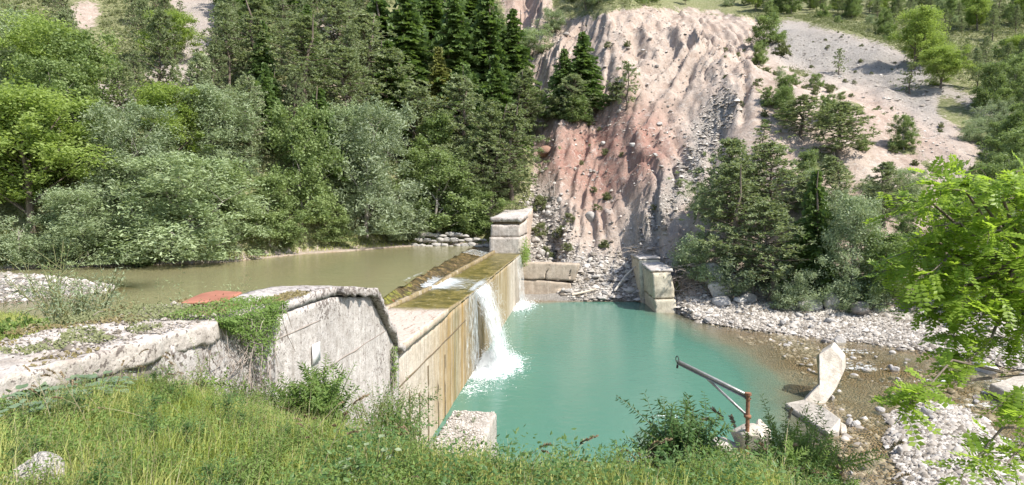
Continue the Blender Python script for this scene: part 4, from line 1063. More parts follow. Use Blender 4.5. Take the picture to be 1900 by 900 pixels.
def trunk_mesh(name, h, r, mat, limbs, rng, lean=.03, top=.96):
    mb = MB(); n = 9; t = np.linspace(0, 1, n)
    P = np.stack([lean * h * t * rng.normal() + np.cumsum(rng.normal(0, .010 * h, n)) * (t > 0), lean * h * t * rng.normal() + np.cumsum(rng.normal(0, .010 * h, n)) * (t > 0), t * h * top - .3 * (t == 0)], 1)
    mb.tube(P, r * (1 - t * .9) + .01, 7)
    for a, b, rr in limbs:
        a = np.asarray(a, float); b = np.asarray(b, float); m = (a + b) / 2 + rng.normal(0, .06, 3) * np.linalg.norm(b - a)
        mb.tube([a, m, b], [rr, rr * .65, rr * .25], 5)
    return mb.mesh(name, mat, True)
def spruce(seed, h, R, mat, dens=1.0, droop=.30):
    """whorls of drooping boughs, each carrying flat hanging sprays"""
    r = np.random.default_rng(seed); mb = MB(); limbs = []
    nw = int(h * 2.6)
    for k in range(nw):
        t = .06 + .93 * k / nw; L0 = R * (1 - t) ** .82 + .08
        nb = int(r.integers(5, 8)); ph0 = r.uniform(0, 6.28)
        for b in range(nb):
            if r.random() < .10: continue
            ph = ph0 + b * 6.283 / nb + r.normal(0, .18); L = L0 * r.uniform(.68, 1.18)
            d = np.array([math.cos(ph), math.sin(ph), 0]); sd = np.array([-d[1], d[0], 0])
            m = max(4, int(L * 9 * dens)); u = np.linspace(.12, 1, m)
            z = t * h + L * (.22 * u - (droop + .12 * r.random()) * u ** 1.7 * 1.4)
            base = d[None] * (u * L)[:, None]; base[:, 2] = z
            limbs.append((np.array([0, 0, t * h]), base[-1], .03))
            w = (.34 * L * (1 - u * .75) + .07)
            for s in (-1, 1):
                q = base + sd[None] * (s * w * r.uniform(.25, .75, m))[:, None]; q[:, 2] -= .05 + .12 * r.random(m)
                U = (sd * s)[None] * (w * .55)[:, None] + d[None] * .35 * (w)[:, None] + r.normal(0, .03, (m, 3)); U[:, 2] -= w * .25
                W = np.cross(unit(U), rvec(m, r)) * .055 + d[None] * .05
                mb.quads(q, U, W, np.clip(r.normal(.45, .22, m) + .25 * (u > .75), 0, 1))
            q = base + r.normal(0, .04, (m, 3)); q[:, 2] -= .10
            mb.quads(q, d[None] * .10 + r.normal(0, .02, (m, 3)), np.stack([r.normal(0, .04, m), r.normal(0, .04, m), -.11 - .08 * r.random(m)], 1), r.uniform(.1, .7, m))
    return trunk_mesh("trunk", h, .018 * h, M_BARK, limbs[::3], r), mb.mesh("crown", mat)
def pine(seed, h, R, mat, t0=.18, n=520, shape=.75, tuft=.25, stringy=1.25):
    """open crown of tufts at the ends of rising branches"""
    r = np.random.default_rng(seed); mb = MB(); limbs = []; C = []; D = []
    nb = int(n / 9)
    for k in range(nb):
        t = t0 + (1 - t0) * (k + r.random()) / nb
        L = R * (min(1, (1 - t) * 2.0 + .10) ** shape) * r.uniform(.55, 1.15) * (1 if t > t0 + .1 else .8)
        ph = k * 2.4 + r.normal(0, .4); d = np.array([math.cos(ph), math.sin(ph), r.uniform(.05, .5)])
        a = np.array([0, 0, t * h * .97]); b = a + d * L
        if b[2] > h: b[2] = h
        limbs.append((a, b, .018 * R + .015))
        m = 9
        u = r.uniform(.35, 1.05, m); q = a + (b - a)[None] * u[:, None] + r.normal(0, .16 * L + .08, (m, 3)) * np.array([1, 1, .55])
        C.append(q); D.append(unit((q - np.array([0, 0, t * h])[None]) + np.array([0, 0, .6 * L])))
    C = np.concatenate(C); D = np.concatenate(D); m = 15
    dirs = unit(np.repeat(D, m, 0) * .55 + rvec(len(C) * m, r)); L = tuft * r.uniform(.6, 1.25, len(dirs))
    base = np.repeat(C, m, 0)
    U = dirs * L[:, None] * .5; W = np.cross(dirs, rvec(len(dirs), r)) * tuft * .11 * stringy
    mb.quads(base + U * .9, U, W, np.clip(np.repeat(r.normal(.5, .25, len(C)), m) + r.normal(0, .12, len(dirs)), 0, 1))
    return trunk_mesh("trunk", h, .016 * h, M_BARK, limbs, r, .02), mb.mesh("crown", mat)
def broad(seed, h, R, mat, n=130, per=70, leaf=.12, asp=.55, low=.12, bark=None, droop=0.0, lobes=9, squash=1.0, blur=.30):
    """crown of leaf clumps gathered in uneven lobes"""
    r = np.random.default_rng(seed); mb = MB(); limbs = []
    lc = []
    for k in range(lobes):
        ph = k * 2.4 + r.normal(0, .5); t = low + .12 + (.85 - low) * (k + .5) / lobes
        rad = R * r.uniform(.35, .72) * (1 - .55 * max(0, t - .5) * 2 * .8)
        lc.append((np.array([math.cos(ph) * rad, math.sin(ph) * rad, t * h]), R * r.uniform(.36, .58)))
        limbs.append((np.array([0, 0, max(.1, (t - .28)) * h]), lc[-1][0], .016 * h * .6))
    if low < .1:
        for k in range(4): lc.append((np.array([math.cos(k * 1.6) * R * .6, math.sin(k * 1.6) * R * .6, h * .14]), R * .45))
    lc.append((np.array([0, 0, h * .72]), R * .55)); lc.append((np.array([0, 0, h * .45]), R * .62))
    C = []
    for k in range(n):
        c, rr = lc[r.integers(len(lc))]
        v = rvec(1, r)[0]; v[2] = v[2] * 1.0 + .12
        q = c + v * rr * r.uniform(.6, 1.38) * np.array([1, 1, squash])
        if q[2] < low * h: q[2] = low * h + r.random() * .2 * h
        if q[2] > h: q[2] = h - r.random() * .06 * h
        C.append(q)
        if k % 4 == 0: limbs.append((c, q, .012))
    C = np.array(C); N = len(C) * per
    cr = np.repeat(R * .092 * r.uniform(.55, 1.5, len(C)), per)[:, None]
    off = r.normal(0, 1, (N, 3)) * np.array([1, 1, .85]) * cr
    q = np.repeat(C, per, 0) + off; q[:, 2] -= droop * np.abs(off[:, 0])
    dirs = unit(rvec(N, r) * np.array([1, 1, .6]) - np.array([0, 0, droop]))
    nrm = unit(rvec(N, r) + np.array([0, 0, .9])); W = unit(np.cross(dirs, nrm))
    s = leaf * r.uniform(.6, 1.35, N)
    q[:, 2] = np.maximum(q[:, 2], .03 * h)
    mb.quads(q, dirs * s[:, None], W * (s * asp)[:, None], np.clip(np.repeat(r.normal(.5, .22, len(C)), per) + r.normal(0, .16, N), 0, 1))
    return trunk_mesh("trunk", h * .8, .02 * h, bark or M_BARK, limbs, r, .03), mb.mesh("crown", mat)

KINDS = {
    # kind: (name, category, nominal height, list of (trunk, crown))
    'spruce': ("spruce_tree", "spruce", 10, [spruce(s, 10, 2.5, M_SPRUCE) for s in (1, 2, 3)]),
    'yspruce': ("spruce_tree", "spruce", 10, [spruce(4, 10, 2.3, M_SPRUCE2)]),
    'pine': ("pine_tree", "pine", 9, [pine(s, 9, 2.3, M_PINE) for s in (5, 6, 7, 8)]),
    'tallpine': ("pine_tree", "pine", 11, [pine(s, 11, 2.2, M_PINE, .16, 620, .9) for s in (9, 10, 11)]),
    'thinpine': ("pine_tree", "pine", 6, [pine(s, 6, 1.5, M_PINE, .10, 200, .8, .20) for s in (12, 13)]),
    'locust': ("leafy_tree", "tree", 9, [broad(s, 9, 3.6, M_LOCUST, 170, 170, .075, .5, .16, None, .0, 9) for s in (14, 15)]),
    'green': ("leafy_tree", "tree", 8, [broad(s, 8, 2.8, M_GREEN, 165, 150, .07, .6, .06, M_BARKP) for s in (16, 17, 18)]),
    'willow': ("willow_tree", "willow", 8, [broad(s, 8, 3.3, M_WILLOW, 200, 160, .085, .30, .03, M_BARKP, .25, 9) for s in (19, 20, 21)]),
    'bush': ("willow_bush", "bush", 3.5, [broad(s, 3.5, 2.3, M_WILLOW, 95, 120, .065, .35, .03, M_BARKP, .15, 7) for s in (22, 23)]),
    'gbush': ("leafy_bush", "bush", 3, [broad(s, 3, 1.9, M_GREEN, 80, 110, .06, .55, .03) for s in (24, 25)]),
    'shrub': ("low_shrub", "shrub", 1.4, [broad(s, 1.4, 1.0, M_SHRUB, 45, 50, .06, .5, .03, None, 0, 5) for s in (26, 27, 28)]),
}
first = {}
def plant(kind, x, y, h, label, group, sx=1.0, z=None, rz=None, var=None):
    name, cat, h0, vs = KINDS[kind]
    k = random.randrange(len(vs)) if var is None else var % len(vs)
    s = h / h0; loc = (x, y, (tz(x, y) if z is None else z) - .05)
    rz = random.uniform(0, 6.28) if rz is None else rz
    key = (kind, k)
    if key not in first:
        root = empty(name, label, cat, loc, rz, group, (s * sx, s * sx, s))
        obj("trunk", vs[k][0], root); obj("crown", vs[k][1], root)
        first[key] = root; return root
    r = copy_thing(first[key], loc, rz, (s * sx, s * sx, s), label, group)
    if not group and "group" in r: del r["group"]
    return r
TAKEN = []
def at_px(kind, px, py, hp, label, group=None, wide=None, y=None):
    """a tree whose foot is seen (or judged) at px, py and which stands hp photo pixels tall, wide px across"""
    p = hit(px, py); h = hp * p.y / FPX
    vs = KINDS[kind][3]; k = random.randrange(len(vs)); sx = 1.0
    if wide:
        me = vs[k][1]; co = np.zeros(len(me.vertices) * 3, np.float32); me.vertices.foreach_get("co", co); co = co.reshape(-1, 3)
        w0 = np.percentile(co[:, 0], 98.5) - np.percentile(co[:, 0], 1.5)
        sx = (wide * p.y / FPX) / (w0 * h / KINDS[kind][2])
    TAKEN.append((p.x, p.y, max(1.2, (wide or hp * .5) * p.y / FPX * .32)))
    return plant(kind, p.x, p.y, h, label, group or None, sx, None, None, k)

# -- the trees one can name
L = [
 ('locust', 60, 430, 255, 230, "broad bright green tree over the shady bank at the photo's left edge"),
 ('locust', 310, 330, 165, 130, "bright yellow green tree beside the pale scree gully"),
 ('locust', 328, 120, 90, 90, "small bright tree high on the slope by the bare gully"),
 ('locust', 470, 250, 90, 70, "small bright green tree between grey willow and dark spruce"),
 ('willow', 395, 330, 160, 150, "silvery willow behind the bright tree on the left slope"),
 ('willow', 250, 400, 200, 150, "grey green willow with bare broken branches above the pond"),
 ('willow', 355, 486, 195, 240, "largest round willow hanging over the pond's edge"),
 ('willow', 150, 492, 135, 150, "low pale willow at the shore below the broad bright tree"),
 ('bush', 35, 490, 85, 120, "pale green bush at the left end of the pond shore"),
 ('willow', 680, 438, 235, 165, "tall silver willow in front of the dark pines"),
 ('bush', 738, 446, 105, 90, "round silver bush below the tall silver willow"),
 ('green', 560, 420, 215, 140, "pale green birch like tree left of the tall silver willow"),
 ('green', 500, 455, 125, 110, "mid green tree close to the shore left of the silver willow"),
 ('green', 815, 440, 155, 150, "leafy green tree right of the silver willow by the stone wall"),
 ('green', 880, 436, 90, 90, "low leafy tree beside the far pier"),
 ('gbush', 610, 448, 50, 70, "small bright bush at the waterline under the silver willow"),
 ('gbush', 250, 494, 60, 90, "dark green bush beside the large round willow"),
 ('spruce', 845, 225, 260, 110, "tallest dark spruce in the middle of the dense stand"),
 ('spruce', 955, 205, 190, 90, "dark spruce on the right edge of the dense stand"),
 ('spruce', 905, 215, 240, 100, "dark spruce between the tallest one and the right edge"),
 ('spruce', 760, 205, 235, 105, "dark spruce left of the tallest one"),
 ('spruce', 705, 150, 170, 95, "dark spruce at the top of the photo left of the stand"),
 ('spruce', 800, 150, 190, 95, "dark spruce behind the tallest one, reaching the top of the photo"),
 ('spruce', 870, 120, 170, 90, "dark spruce high behind the tallest one on its right"),
 ('spruce', 725, 265, 190, 95, "dark spruce low in the stand, left of the yellowish spruce"),
 ('spruce', 925, 290, 190, 90, "dark green spruce low in the stand, right of the yellowish spruce"),
 ('tallpine', 680, 205, 180, 110, "tall dark pine at the left end of the dense stand"),
 ('tallpine', 620, 130, 150, 110, "tall pine high on the slope left of the dense stand"),
 ('tallpine', 560, 200, 170, 120, "tall pine on the middle of the left slope"),
 ('tallpine', 480, 160, 160, 120, "tall pine on the slope above the bright green tree"),
 ('yspruce', 815, 245, 160, 75, "yellowish spruce in front of the tallest dark spruce"),
 ('yspruce', 455, 255, 90, 60, "yellow tinged spruce behind the silvery willow"),
 ('spruce', 503, 215, 90, 50, "slim dark spruce on the left slope"),
 ('spruce', 590, 330, 170, 90, "green spruce above the pale birch like tree"),
 ('pine', 640, 250, 160, 120, "dark grey pine left of the dense stand"),
 ('tallpine', 730, 270, 180, 110, "tall pine behind the silver willow"),
 ('pine', 775, 330, 170, 110, "pine above the leafy tree by the stone wall"),
 ('tallpine', 855, 340, 200, 110, "tall pine in front of the yellowish spruce"),
 ('tallpine', 905, 395, 210, 115, "tall soft green pine above the far pier"),
 ('tallpine', 950, 375, 180, 100, "pine leaning over the pier at the edge of the landslide"),
 ('pine', 865, 418, 150, 100, "lower pine behind the leafy trees near the pier"),
 ('tallpine', 975, 260, 130, 80, "pine at the edge of the red earth"),
 ('pine', 820, 398, 130, 95, "pine behind the leafy tree by the stone wall"),
 ('spruce', 1085, 205, 148, 80, "taller dark spruce of the pair on the landslide"),
 ('spruce', 1048, 210, 120, 70, "shorter dark spruce of the pair on the landslide"),
 ('pine', 1062, 228, 90, 70, "small pine in front of the spruce pair"),
 ('gbush', 1034, 205, 70, 40, "bright green bush left of the spruce pair"),
 ('gbush', 1069, 228, 44, 55, "grey green bush below the spruce pair"),
 ('shrub', 1032, 220, 40, 50, "dark shrub left below the spruce pair"),
 ('thinpine', 1162, 205, 90, 55, "thin sparse tree right of the spruce pair"),
 ('bush', 992, 100, 44, 70, "pale round bush in the upper notch of the slide"),
 ('bush', 1022, 60, 40, 50, "small bush near the top of the notch"),
 ('shrub', 1142, 188, 30, 40, "grey shrub under the thin sparse tree"),
 ('gbush', 1422, 82, 46, 60, "round grey green bush on the upper ridge"),
 ('shrub', 1450, 104, 24, 30, "small shrub right of the round bush on the ridge"),
 ('locust', 1697, 130, 105, 85, "bright green tree standing on the grey scree spur"),
 ('locust', 1745, 165, 70, 70, "smaller bright tree right of the one on the scree spur"),
 ('thinpine', 1556, 140, 50, 25, "tiny pine alone on the pale spur"),
 ('pine', 1350, 455, 200, 140, "grey green pine left in the clump above the boulders"),
 ('pine', 1430, 435, 170, 130, "rounded pine top in the clump above the boulders"),
 ('tallpine', 1356, 525, 225, 130, "tall pine with bare trunk behind the grey boulders"),
 ('pine', 1424, 560, 190, 160, "spreading silvery pine over the boulder heap"),
 ('bush', 1395, 545, 90, 120, "grey willow bush behind the boulders"),
 ('bush', 1300, 520, 85, 90, "dark bush beside the leaning wall stump"),
 ('spruce', 1508, 548, 240, 85, "dark pointed spruce standing alone above the gravel bar"),
 ('willow', 1580, 560, 190, 120, "grey willow right of the dark pointed spruce"),
 ('bush', 1470, 570, 70, 90, "silvery bush at the foot of the dark pointed spruce"),
 ('bush', 1600, 575, 45, 90, "low bluish bush at the edge of the gravel bar"),
 ('tallpine', 1545, 420, 130, 80, "sparse pine behind the dark pointed spruce"),
 ('thinpine', 1415, 300, 70, 50, "small pine high on the mixed slope above the clump"),
 ('pine', 1560, 300, 110, 110, "bushy pine in the middle of the mixed slope"),
 ('pine', 1490, 260, 80, 90, "low pine on the mixed slope near the slide's edge"),
 ('thinpine', 1688, 175, 60, 40, "little pine below the bright tree on the spur"),
 ('tallpine', 1640, 420, 120, 70, "pine half hidden by the bright branches"),
 ('green', 1640, 560, 130, 110, "dull green tree behind the bright branches"),
]
for k, px, py, hp, w, lab in L: at_px(k, px, py, hp, lab, None, w)

# -- the rest of the woods
NP = [0]
def free(x, y, d):
    for a, b, c in TAKEN:
        if (a - x) ** 2 + (b - y) ** 2 < (c + d) ** 2 * .5: return False
    return True
def fill(n, box, test, kinds, hh, label, group, d=1.5, tries=8000):
    k = 0
    X = RNG.uniform(box[0], box[1], tries); Y = RNG.uniform(box[2], box[3], tries); Zt = terrain(X, Y)
    PXs, PYs = project(X, Y, Zt); ok = (Y > foot_y(X) + .6) & (PXs > -160) & (PXs < 2000) & (PYs > -110)
    for x, y, px, py in zip(X[ok].tolist(), Y[ok].tolist(), PXs[ok].tolist(), PYs[ok].tolist()):
        if k >= n: break
        if not test(px, py) or not free(x, y, d): continue
        kd = kinds(px, py) if callable(kinds) else random.choice(kinds)
        if 'pine' in kd:
            if NP[0] >= (110 if box[0] > -100 else 268) and px < 400 and py < 230: continue
            if NP[0] >= (110 if box[0] > -100 else 268): kd = random.choice(['green', 'gbush', 'bush'])
            else: NP[0] += 1
        h = random.uniform(*hh) * (.68 if (px < 420 and py < 190) or (1300 < px < 1800 and 34 < py < 370) else 1) * {'shrub': .25, 'bush': .5, 'gbush': .45, 'thinpine': .7}.get(kd, 1)
        plant(kd, x, y, h, label(kd), group(kd)); TAKEN.append((x, y, d)); k += 1
    return k
G = {'spruce': "spruces", 'yspruce': "spruces", 'pine': "pines", 'tallpine': "pines", 'thinpine': "pines", 'locust': "leafy trees", 'green': "leafy trees", 'willow': "willows", 'bush': "bushes", 'gbush': "bushes", 'shrub': "shrubs"}
D_ = {'spruce': "dark spruce", 'yspruce': "yellowish spruce", 'pine': "grey green pine", 'tallpine': "slender pine", 'thinpine': "small pine", 'locust': "bright leafy tree", 'green': "leafy tree", 'willow': "grey willow", 'bush': "grey green bush", 'gbush': "green bush", 'shrub': "low shrub"}
def barel(px, py): return max(float(Z(np.array(px), np.array(py))) for Z in (Z_LBARE, Z_LBARE2, Z_LBARE3, Z_LBARE4))
def left_ok(px, py): return py > -105 and -150 < px < 900 + min(90, max(0, py) * .35) and py < 470 and barel(px, py) < .3 and float(Z_SLIDE(np.array(px), np.array(py))) < .2
def kl(px, py):
    if py > 330: return random.choice(['green', 'willow', 'green', 'bush', 'gbush', 'pine', 'locust'])
    if px > 620: return random.choice(['tallpine', 'pine', 'spruce', 'tallpine', 'pine'])
    if px > 380: return random.choice(['pine', 'tallpine', 'pine', 'tallpine', 'green', 'spruce', 'pine'])
    if py > 220: return random.choice(['pine', 'tallpine', 'willow', 'pine', 'locust', 'green'])
    return random.choice(['pine', 'thinpine', 'pine', 'pine', 'shrub', 'thinpine'])
def rtop(px, py):
    if float(Z_SPUR(np.array(px), np.array(py))) > .3 or float(Z_SLIDE(np.array(px), np.array(py))) > .3: return False
    lim = np.interp(px, [1000, 1200, 1400, 1650, 1850, 1950, 2200], [40, 22, 40, 85, 190, 330, 420]); return 1020 < px < 1980 and py < lim and py > -100
fill(190, (0, 130, 60, 190), rtop, lambda px, py: random.choice(['pine', 'tallpine', 'pine', 'green', 'pine', 'pine', 'thinpine', 'pine', 'tallpine', 'locust']), (4.5, 8.0), lambda k: D_[k] + " among many above the rim of the bare slopes", lambda k: G[k] + " above the rim", 1.1, 12000)
fill(50, (5, 55, 100, 170), lambda px, py: 1030 < px < 1500 and -60 < py < 34 and float(Z_SLIDE(np.array(px), np.array(py))) < .35, lambda px, py: random.choice(['green', 'gbush', 'bush', 'spruce', 'gbush']), (4, 7), lambda k: D_[k] + " in the scrub along the top edge of the landslide", lambda k: G[k] + " along the top of the landslide", .7)
def rmix(px, py): return float(Z_MIX(np.array(px), np.array(py))) > .4 and float(Z_SPUR(np.array(px), np.array(py))) < .3 and float(Z_SLIDE(np.array(px), np.array(py))) < .3
fill(62, (8, 75, 48, 110), rmix, lambda px, py: random.choice(['thinpine', 'shrub', 'shrub', 'shrub', 'thinpine', 'shrub', 'gbush', 'shrub'] if py < 370 else ['pine', 'willow', 'bush', 'green', 'thinpine']), (3.2, 6.5), lambda k: D_[k] + " scattered among others on the slope above the gravel bar", lambda k: G[k] + " on the mixed slope", 1.2)
def rright(px, py): return 1980 > px > 1820 and 200 < py < 640
fill(40, (30, 95, 45, 110), rright, ['pine', 'green', 'pine', 'gbush', 'tallpine'], (4, 7), lambda k: D_[k] + " on the slope behind the bright branches", lambda k: G[k] + " behind the bright branches", 1.5)
fill(225, (-125, 4, 45, 150), left_ok, kl, (7, 12), lambda k: D_[k] + " among many on the wooded slope above the pond", lambda k: G[k] + " on the wooded slope", 1.7, 12000)
fill(60, (-4, 70, 60, 130), lambda px, py: max(float(Z_SLIDE(np.array(px), np.array(py))), float(Z_SPUR(np.array(px), np.array(py)))) > .5 and not (1180 < px < 1330 and py < 330), ['shrub'], (1.6, 4.2), lambda k: "small green tuft growing on the bare landslide", lambda k: "tufts on the landslide", .8)
fill(70, (-75, -2, 44, 80), lambda px, py: -60 < px < 890 and py > 395 and not (740 < px < 910 and py > 425), ['gbush', 'bush', 'shrub', 'shrub'], (2.5, 5.0), lambda k: D_[k] + " in the undergrowth along the pond shore", lambda k: G[k] + " along the pond shore", .9)
for px, py, s, lab in ((1003, 392, 26, "tuft of bright weeds on the rubble beside the pier top"), (1000, 438, 22, "tuft of weeds on the rubble below the pier top"), (1040, 442, 22, "dark green tuft in the middle of the rubble"), (1014, 468, 12, "small tuft just above the cracked bank wall"), (1058, 414, 16, "small tuft right of the rubble on the gully"), (1126, 372, 14, "lone tuft low on the landslide"), (1120, 460, 14, "tuft near the foot of the landslide")):
    at_px('shrub', px, py, s, lab, None, s * 1.3)

# undergrowth that reads as a mass on the wooded ground
def under(n, box, test, size, mat, label):
    X = RNG.uniform(box[0], box[1], n); Y = RNG.uniform(box[2], box[3], n); Z = terrain(X, Y); px, py = project(X, Y, Z)
    m = test(px, py, X, Y); X, Y, Z = X[m], Y[m], Z[m]; k = 26
    c = np.stack([X, Y, Z], 1); sc = RNG.uniform(.25, 1, len(X)); N = len(X) * k
    q = np.repeat(c, k, 0) + RNG.normal(0, 1, (N, 3)) * np.array([.45, .45, .0]) * np.repeat(sc, k)[:, None]
    q[:, 2] += np.abs(RNG.normal(0, .38, N)) * np.repeat(sc, k)
    d = rvec(N) * size; w = np.cross(unit(d), rvec(N)) * size * .45
    mb = MB().quads(q, d, w, np.clip(np.repeat(RNG.normal(.5, .25, len(X)), k) + RNG.normal(0, .1, N), 0, 1))
    return tag(obj("undergrowth", mb.mesh("undergrowth", mat)), label, kind="stuff")
def ux_left(px, py, X, Y):
    return (px > -420) & (px < 985) & (py > -80) & (Y > foot_y(X)) & (np.maximum.reduce([Z(px, py) for Z in (Z_LBARE, Z_LBARE2, Z_LBARE3, Z_LBARE4, Z_SLIDE)]) < .35)
under(18000, (-110, 3, 44, 140), ux_left, .12, M_SHRUB, "low brush covering the wooded slope")
def ux_right(px, py, X, Y):
    w = np.maximum(Z_MIX(px, py) * sstep(-.1, -.45, fbm(X * .25, Y * .25, 0, 4, 63)), ((px > 1000) & (py < np.interp(px, [1000, 1200, 1400, 1650, 1850, 1950], [40, 22, 40, 85, 190, 600]))) * 1.0)
    return (px > 1000) & (px < 2300) & (py > -80) & (Y > foot_y(X)) & (w > .5) & (Z_SPUR(px, py) < .4) & (Z_SLIDE(px, py) < .4)
under(24000, (5, 120, 46, 170), ux_right, .10, M_SHRUB, "low brush between the trees right of the landslide")

# driftwood heap behind the leaning stump
mb = MB()
for k in range(150):
    p = PD(random.uniform(1248, 1300), random.uniform(490, 545), random.uniform(58.5, 62)); d = rvec(1)[0] * np.array([1, .6, .5]); Lk = random.uniform(.6, 2.0)
    mb.tube([np.array(p) - d * Lk / 2, np.array(p) + RNG.normal(0, .12, 3), np.array(p) + d * Lk / 2], random.uniform(.02, .05), 5)
M_STICK = bark_mat("bleached_sticks", (.22, .17, .14), (.42, .37, .32))
tag(obj("driftwood_heap", mb.mesh("driftwood_heap", M_STICK)), "tangled heap of grey driftwood branches behind the leaning stump", "driftwood")
mb = MB()
for k in range(70):
    p = PD(random.uniform(1165, 1250), random.uniform(455, 485), random.uniform(66, 69)); d = rvec(1)[0] * np.array([1, .5, .35]); Lk = random.uniform(1, 3.2)
    mb.tube([np.array(p) - d * Lk / 2, np.array(p) + RNG.normal(0, .15, 3), np.array(p) + d * Lk / 2], random.uniform(.02, .05), 5)
tag(obj("fallen_branches", mb.mesh("fallen_branches", M_STICK)), "fallen bare branches lying on the slope above the leaning stump", "driftwood")
mb = MB(); mb.tube([PD(1140, 540, 64), PD(1160, 512, 65), PD(1186, 488, 66)], [.12, .10, .07], 7)
tag(obj("dead_log", mb.mesh("dead_log", bark_mat("bleached_log", (.42, .38, .33), (.58, .54, .48)))), "bleached bare log leaning against the leaning stump", "log")
mb = MB(); mb.tube([PD(1061, 547, 64), PD(1085, 542, 64.3), PD(1106, 536, 64.6)], [.14, .11, .09], 7)
tag(obj("drift_log", mb.mesh("drift_log", bark_mat("tan_log", (.50, .42, .32), (.62, .54, .44)))), "pale log lying at the waterline beside the cracked bank wall", "log")
for px, lab in ((1020, "taller grey dead snag on the rubble"), (1025, "shorter dead snag leaning on the taller one")):
    p = hit(px, 372); mb = MB()
    hh = 3.6 if px == 1020 else 2.6
    mb.tube([np.array(p) - [0, 0, .2], np.array(p) + [.05 * (px - 1020), 0, hh * .5], np.array(p) + [(px - 1022) * .08, 0, hh]], [.13, .09, .03], 6)
    for _ in range(6):
        z = random.uniform(.3, .9) * hh; mb.tube([np.array(p) + [0, 0, z], np.array(p) + [random.uniform(-.6, .6), random.uniform(-.4, .4), z + .25]], [.03, .012], 5)
    tag(obj("dead_snag", mb.mesh("dead_snag", M_STICK)), lab, "dead tree")
# ------------------------------------------------------------------ the near bank: grass, weeds, shrubs
M_GRASS = leaf_mat("meadow_grass", (.24, .30, .06), (.48, .48, .18), None, .40, .55)
M_STRAW = leaf_mat("dry_grass", (.34, .29, .16), (.50, .45, .30), None, .25)
M_WEED = leaf_mat("weed_leaves", (.15, .24, .06), (.29, .39, .12), (.2, .28, .08), .5)
M_BUDD = leaf_mat("dark_lance_leaves", (.075, .15, .05), (.17, .27, .09), None, .45, .4)
M_FRESH = leaf_mat("fresh_leaves", (.11, .19, .045), (.21, .30, .08), None, .40, .5)
M_STEM = leaf_mat("green_stems", (.16, .17, .07), (.26, .25, .12), None, .1)
M_DRYSEED = leaf_mat("brown_seed_heads", (.16, .115, .07), (.30, .23, .14), None, .15)
M_BROADL = leaf_mat("greyish_broad_leaves", (.13, .20, .11), (.25, .33, .21), None, .3)

def grass_mass(name, n, box, test, hmin, hmax, width, label, mat, clump=.5, lean=.45):
    X = RNG.uniform(box[0], box[1], n); Y = RNG.uniform(box[2], box[3], n)
    keep = test(X, Y); X, Y = X[keep], Y[keep]
    dn = fbm(X * 1.1, Y * 1.1, 0, 3, 301)
    k2 = dn > -clump + RNG.uniform(-.3, .1, len(X)); X, Y, dn = X[k2], Y[k2], dn[k2]
    Z = terrain(X, Y) - .02; N = len(X)
    H = (hmin + (hmax - hmin) * RNG.beta(1.7, 3, N)) * (.8 + .7 * np.clip(dn + .3, 0, 1))
    ph = RNG.uniform(0, 6.28, N); ln = RNG.uniform(.1, lean, N) + .1
    d = np.stack([np.cos(ph), np.sin(ph), np.zeros(N)], 1); s = np.stack([-np.sin(ph + .6), np.cos(ph + .6), np.zeros(N)], 1)
    w = width * RNG.uniform(.5, 1.3, N)[:, None]
    B = np.stack([X, Y, Z], 1); up = np.array([0, 0, 1.0])
    m = B + d * (H * ln * .3)[:, None] + up * (H * .55)[:, None]; tp = B + d * (H * ln)[:, None] + up * (H * (1 - ln * .35))[:, None]
    V_ = np.stack([B - s * w, B + s * w, m + s * w * .8, m - s * w * .8, tp], 1).reshape(-1, 3)
    b = np.arange(N)[:, None] * 5
    a = np.clip(.5 + fbm(X * .8, Y * .8, 0, 3, 302) * .8 + RNG.normal(0, .2, N), 0, 1)
    me = mesh(name, V_, [b + np.array([[0, 1, 2, 3]]), b + np.array([[3, 2, 4]])], mat, False, {'rnd': np.repeat(a, 5)})
    return tag(obj(name, me), label, kind="stuff")
def near_ok(X, Y):
    u = X - face_x(Y); Z = terrain(X, Y)
    return (u > .15) & (Z > .25) & (np.abs(Z - near_ground(X, Y)) < .3)
grass_mass("grass", 170000, (-9, 3.2, 2.2, 12.5), near_ok, .10, .44, .0045, "tall light green meadow grass on the near bank", M_GRASS, .55)
grass_mass("grass", 30000, (-5, 9, 6, 20), near_ok, .12, .38, .006, "rough grass down the steep near bank", M_GRASS, .3)
grass_mass("dry_grass", 14000, (-9, 7, 2.2, 12.5), near_ok, .25, .62, .0022, "thin straw stalks among the near grass", M_STRAW, .3, .35)
def up_ok(X, Y): return (X < face_x(Y) - 1.9) & (Y < up_bank_y(X) + .2) & (terrain(X, Y) > 5.25)
grass_mass("grass", 90000, (-34, -6, 6, 28), up_ok, .08, .42, .010, "bright grass on the bank above the pond behind the wing wall", M_GRASS, .35)
def shore_ok(X, Y): return (Y > foot_y(X) - 2.4) & (Y < foot_y(X) + 4) & (terrain(X, Y) > 5.32)
grass_mass("shore_grass", 60000, (-70, 0, 40, 80), shore_ok, .15, .6, .03, "reedy grass along the far pond shore", M_GRASS, .25)

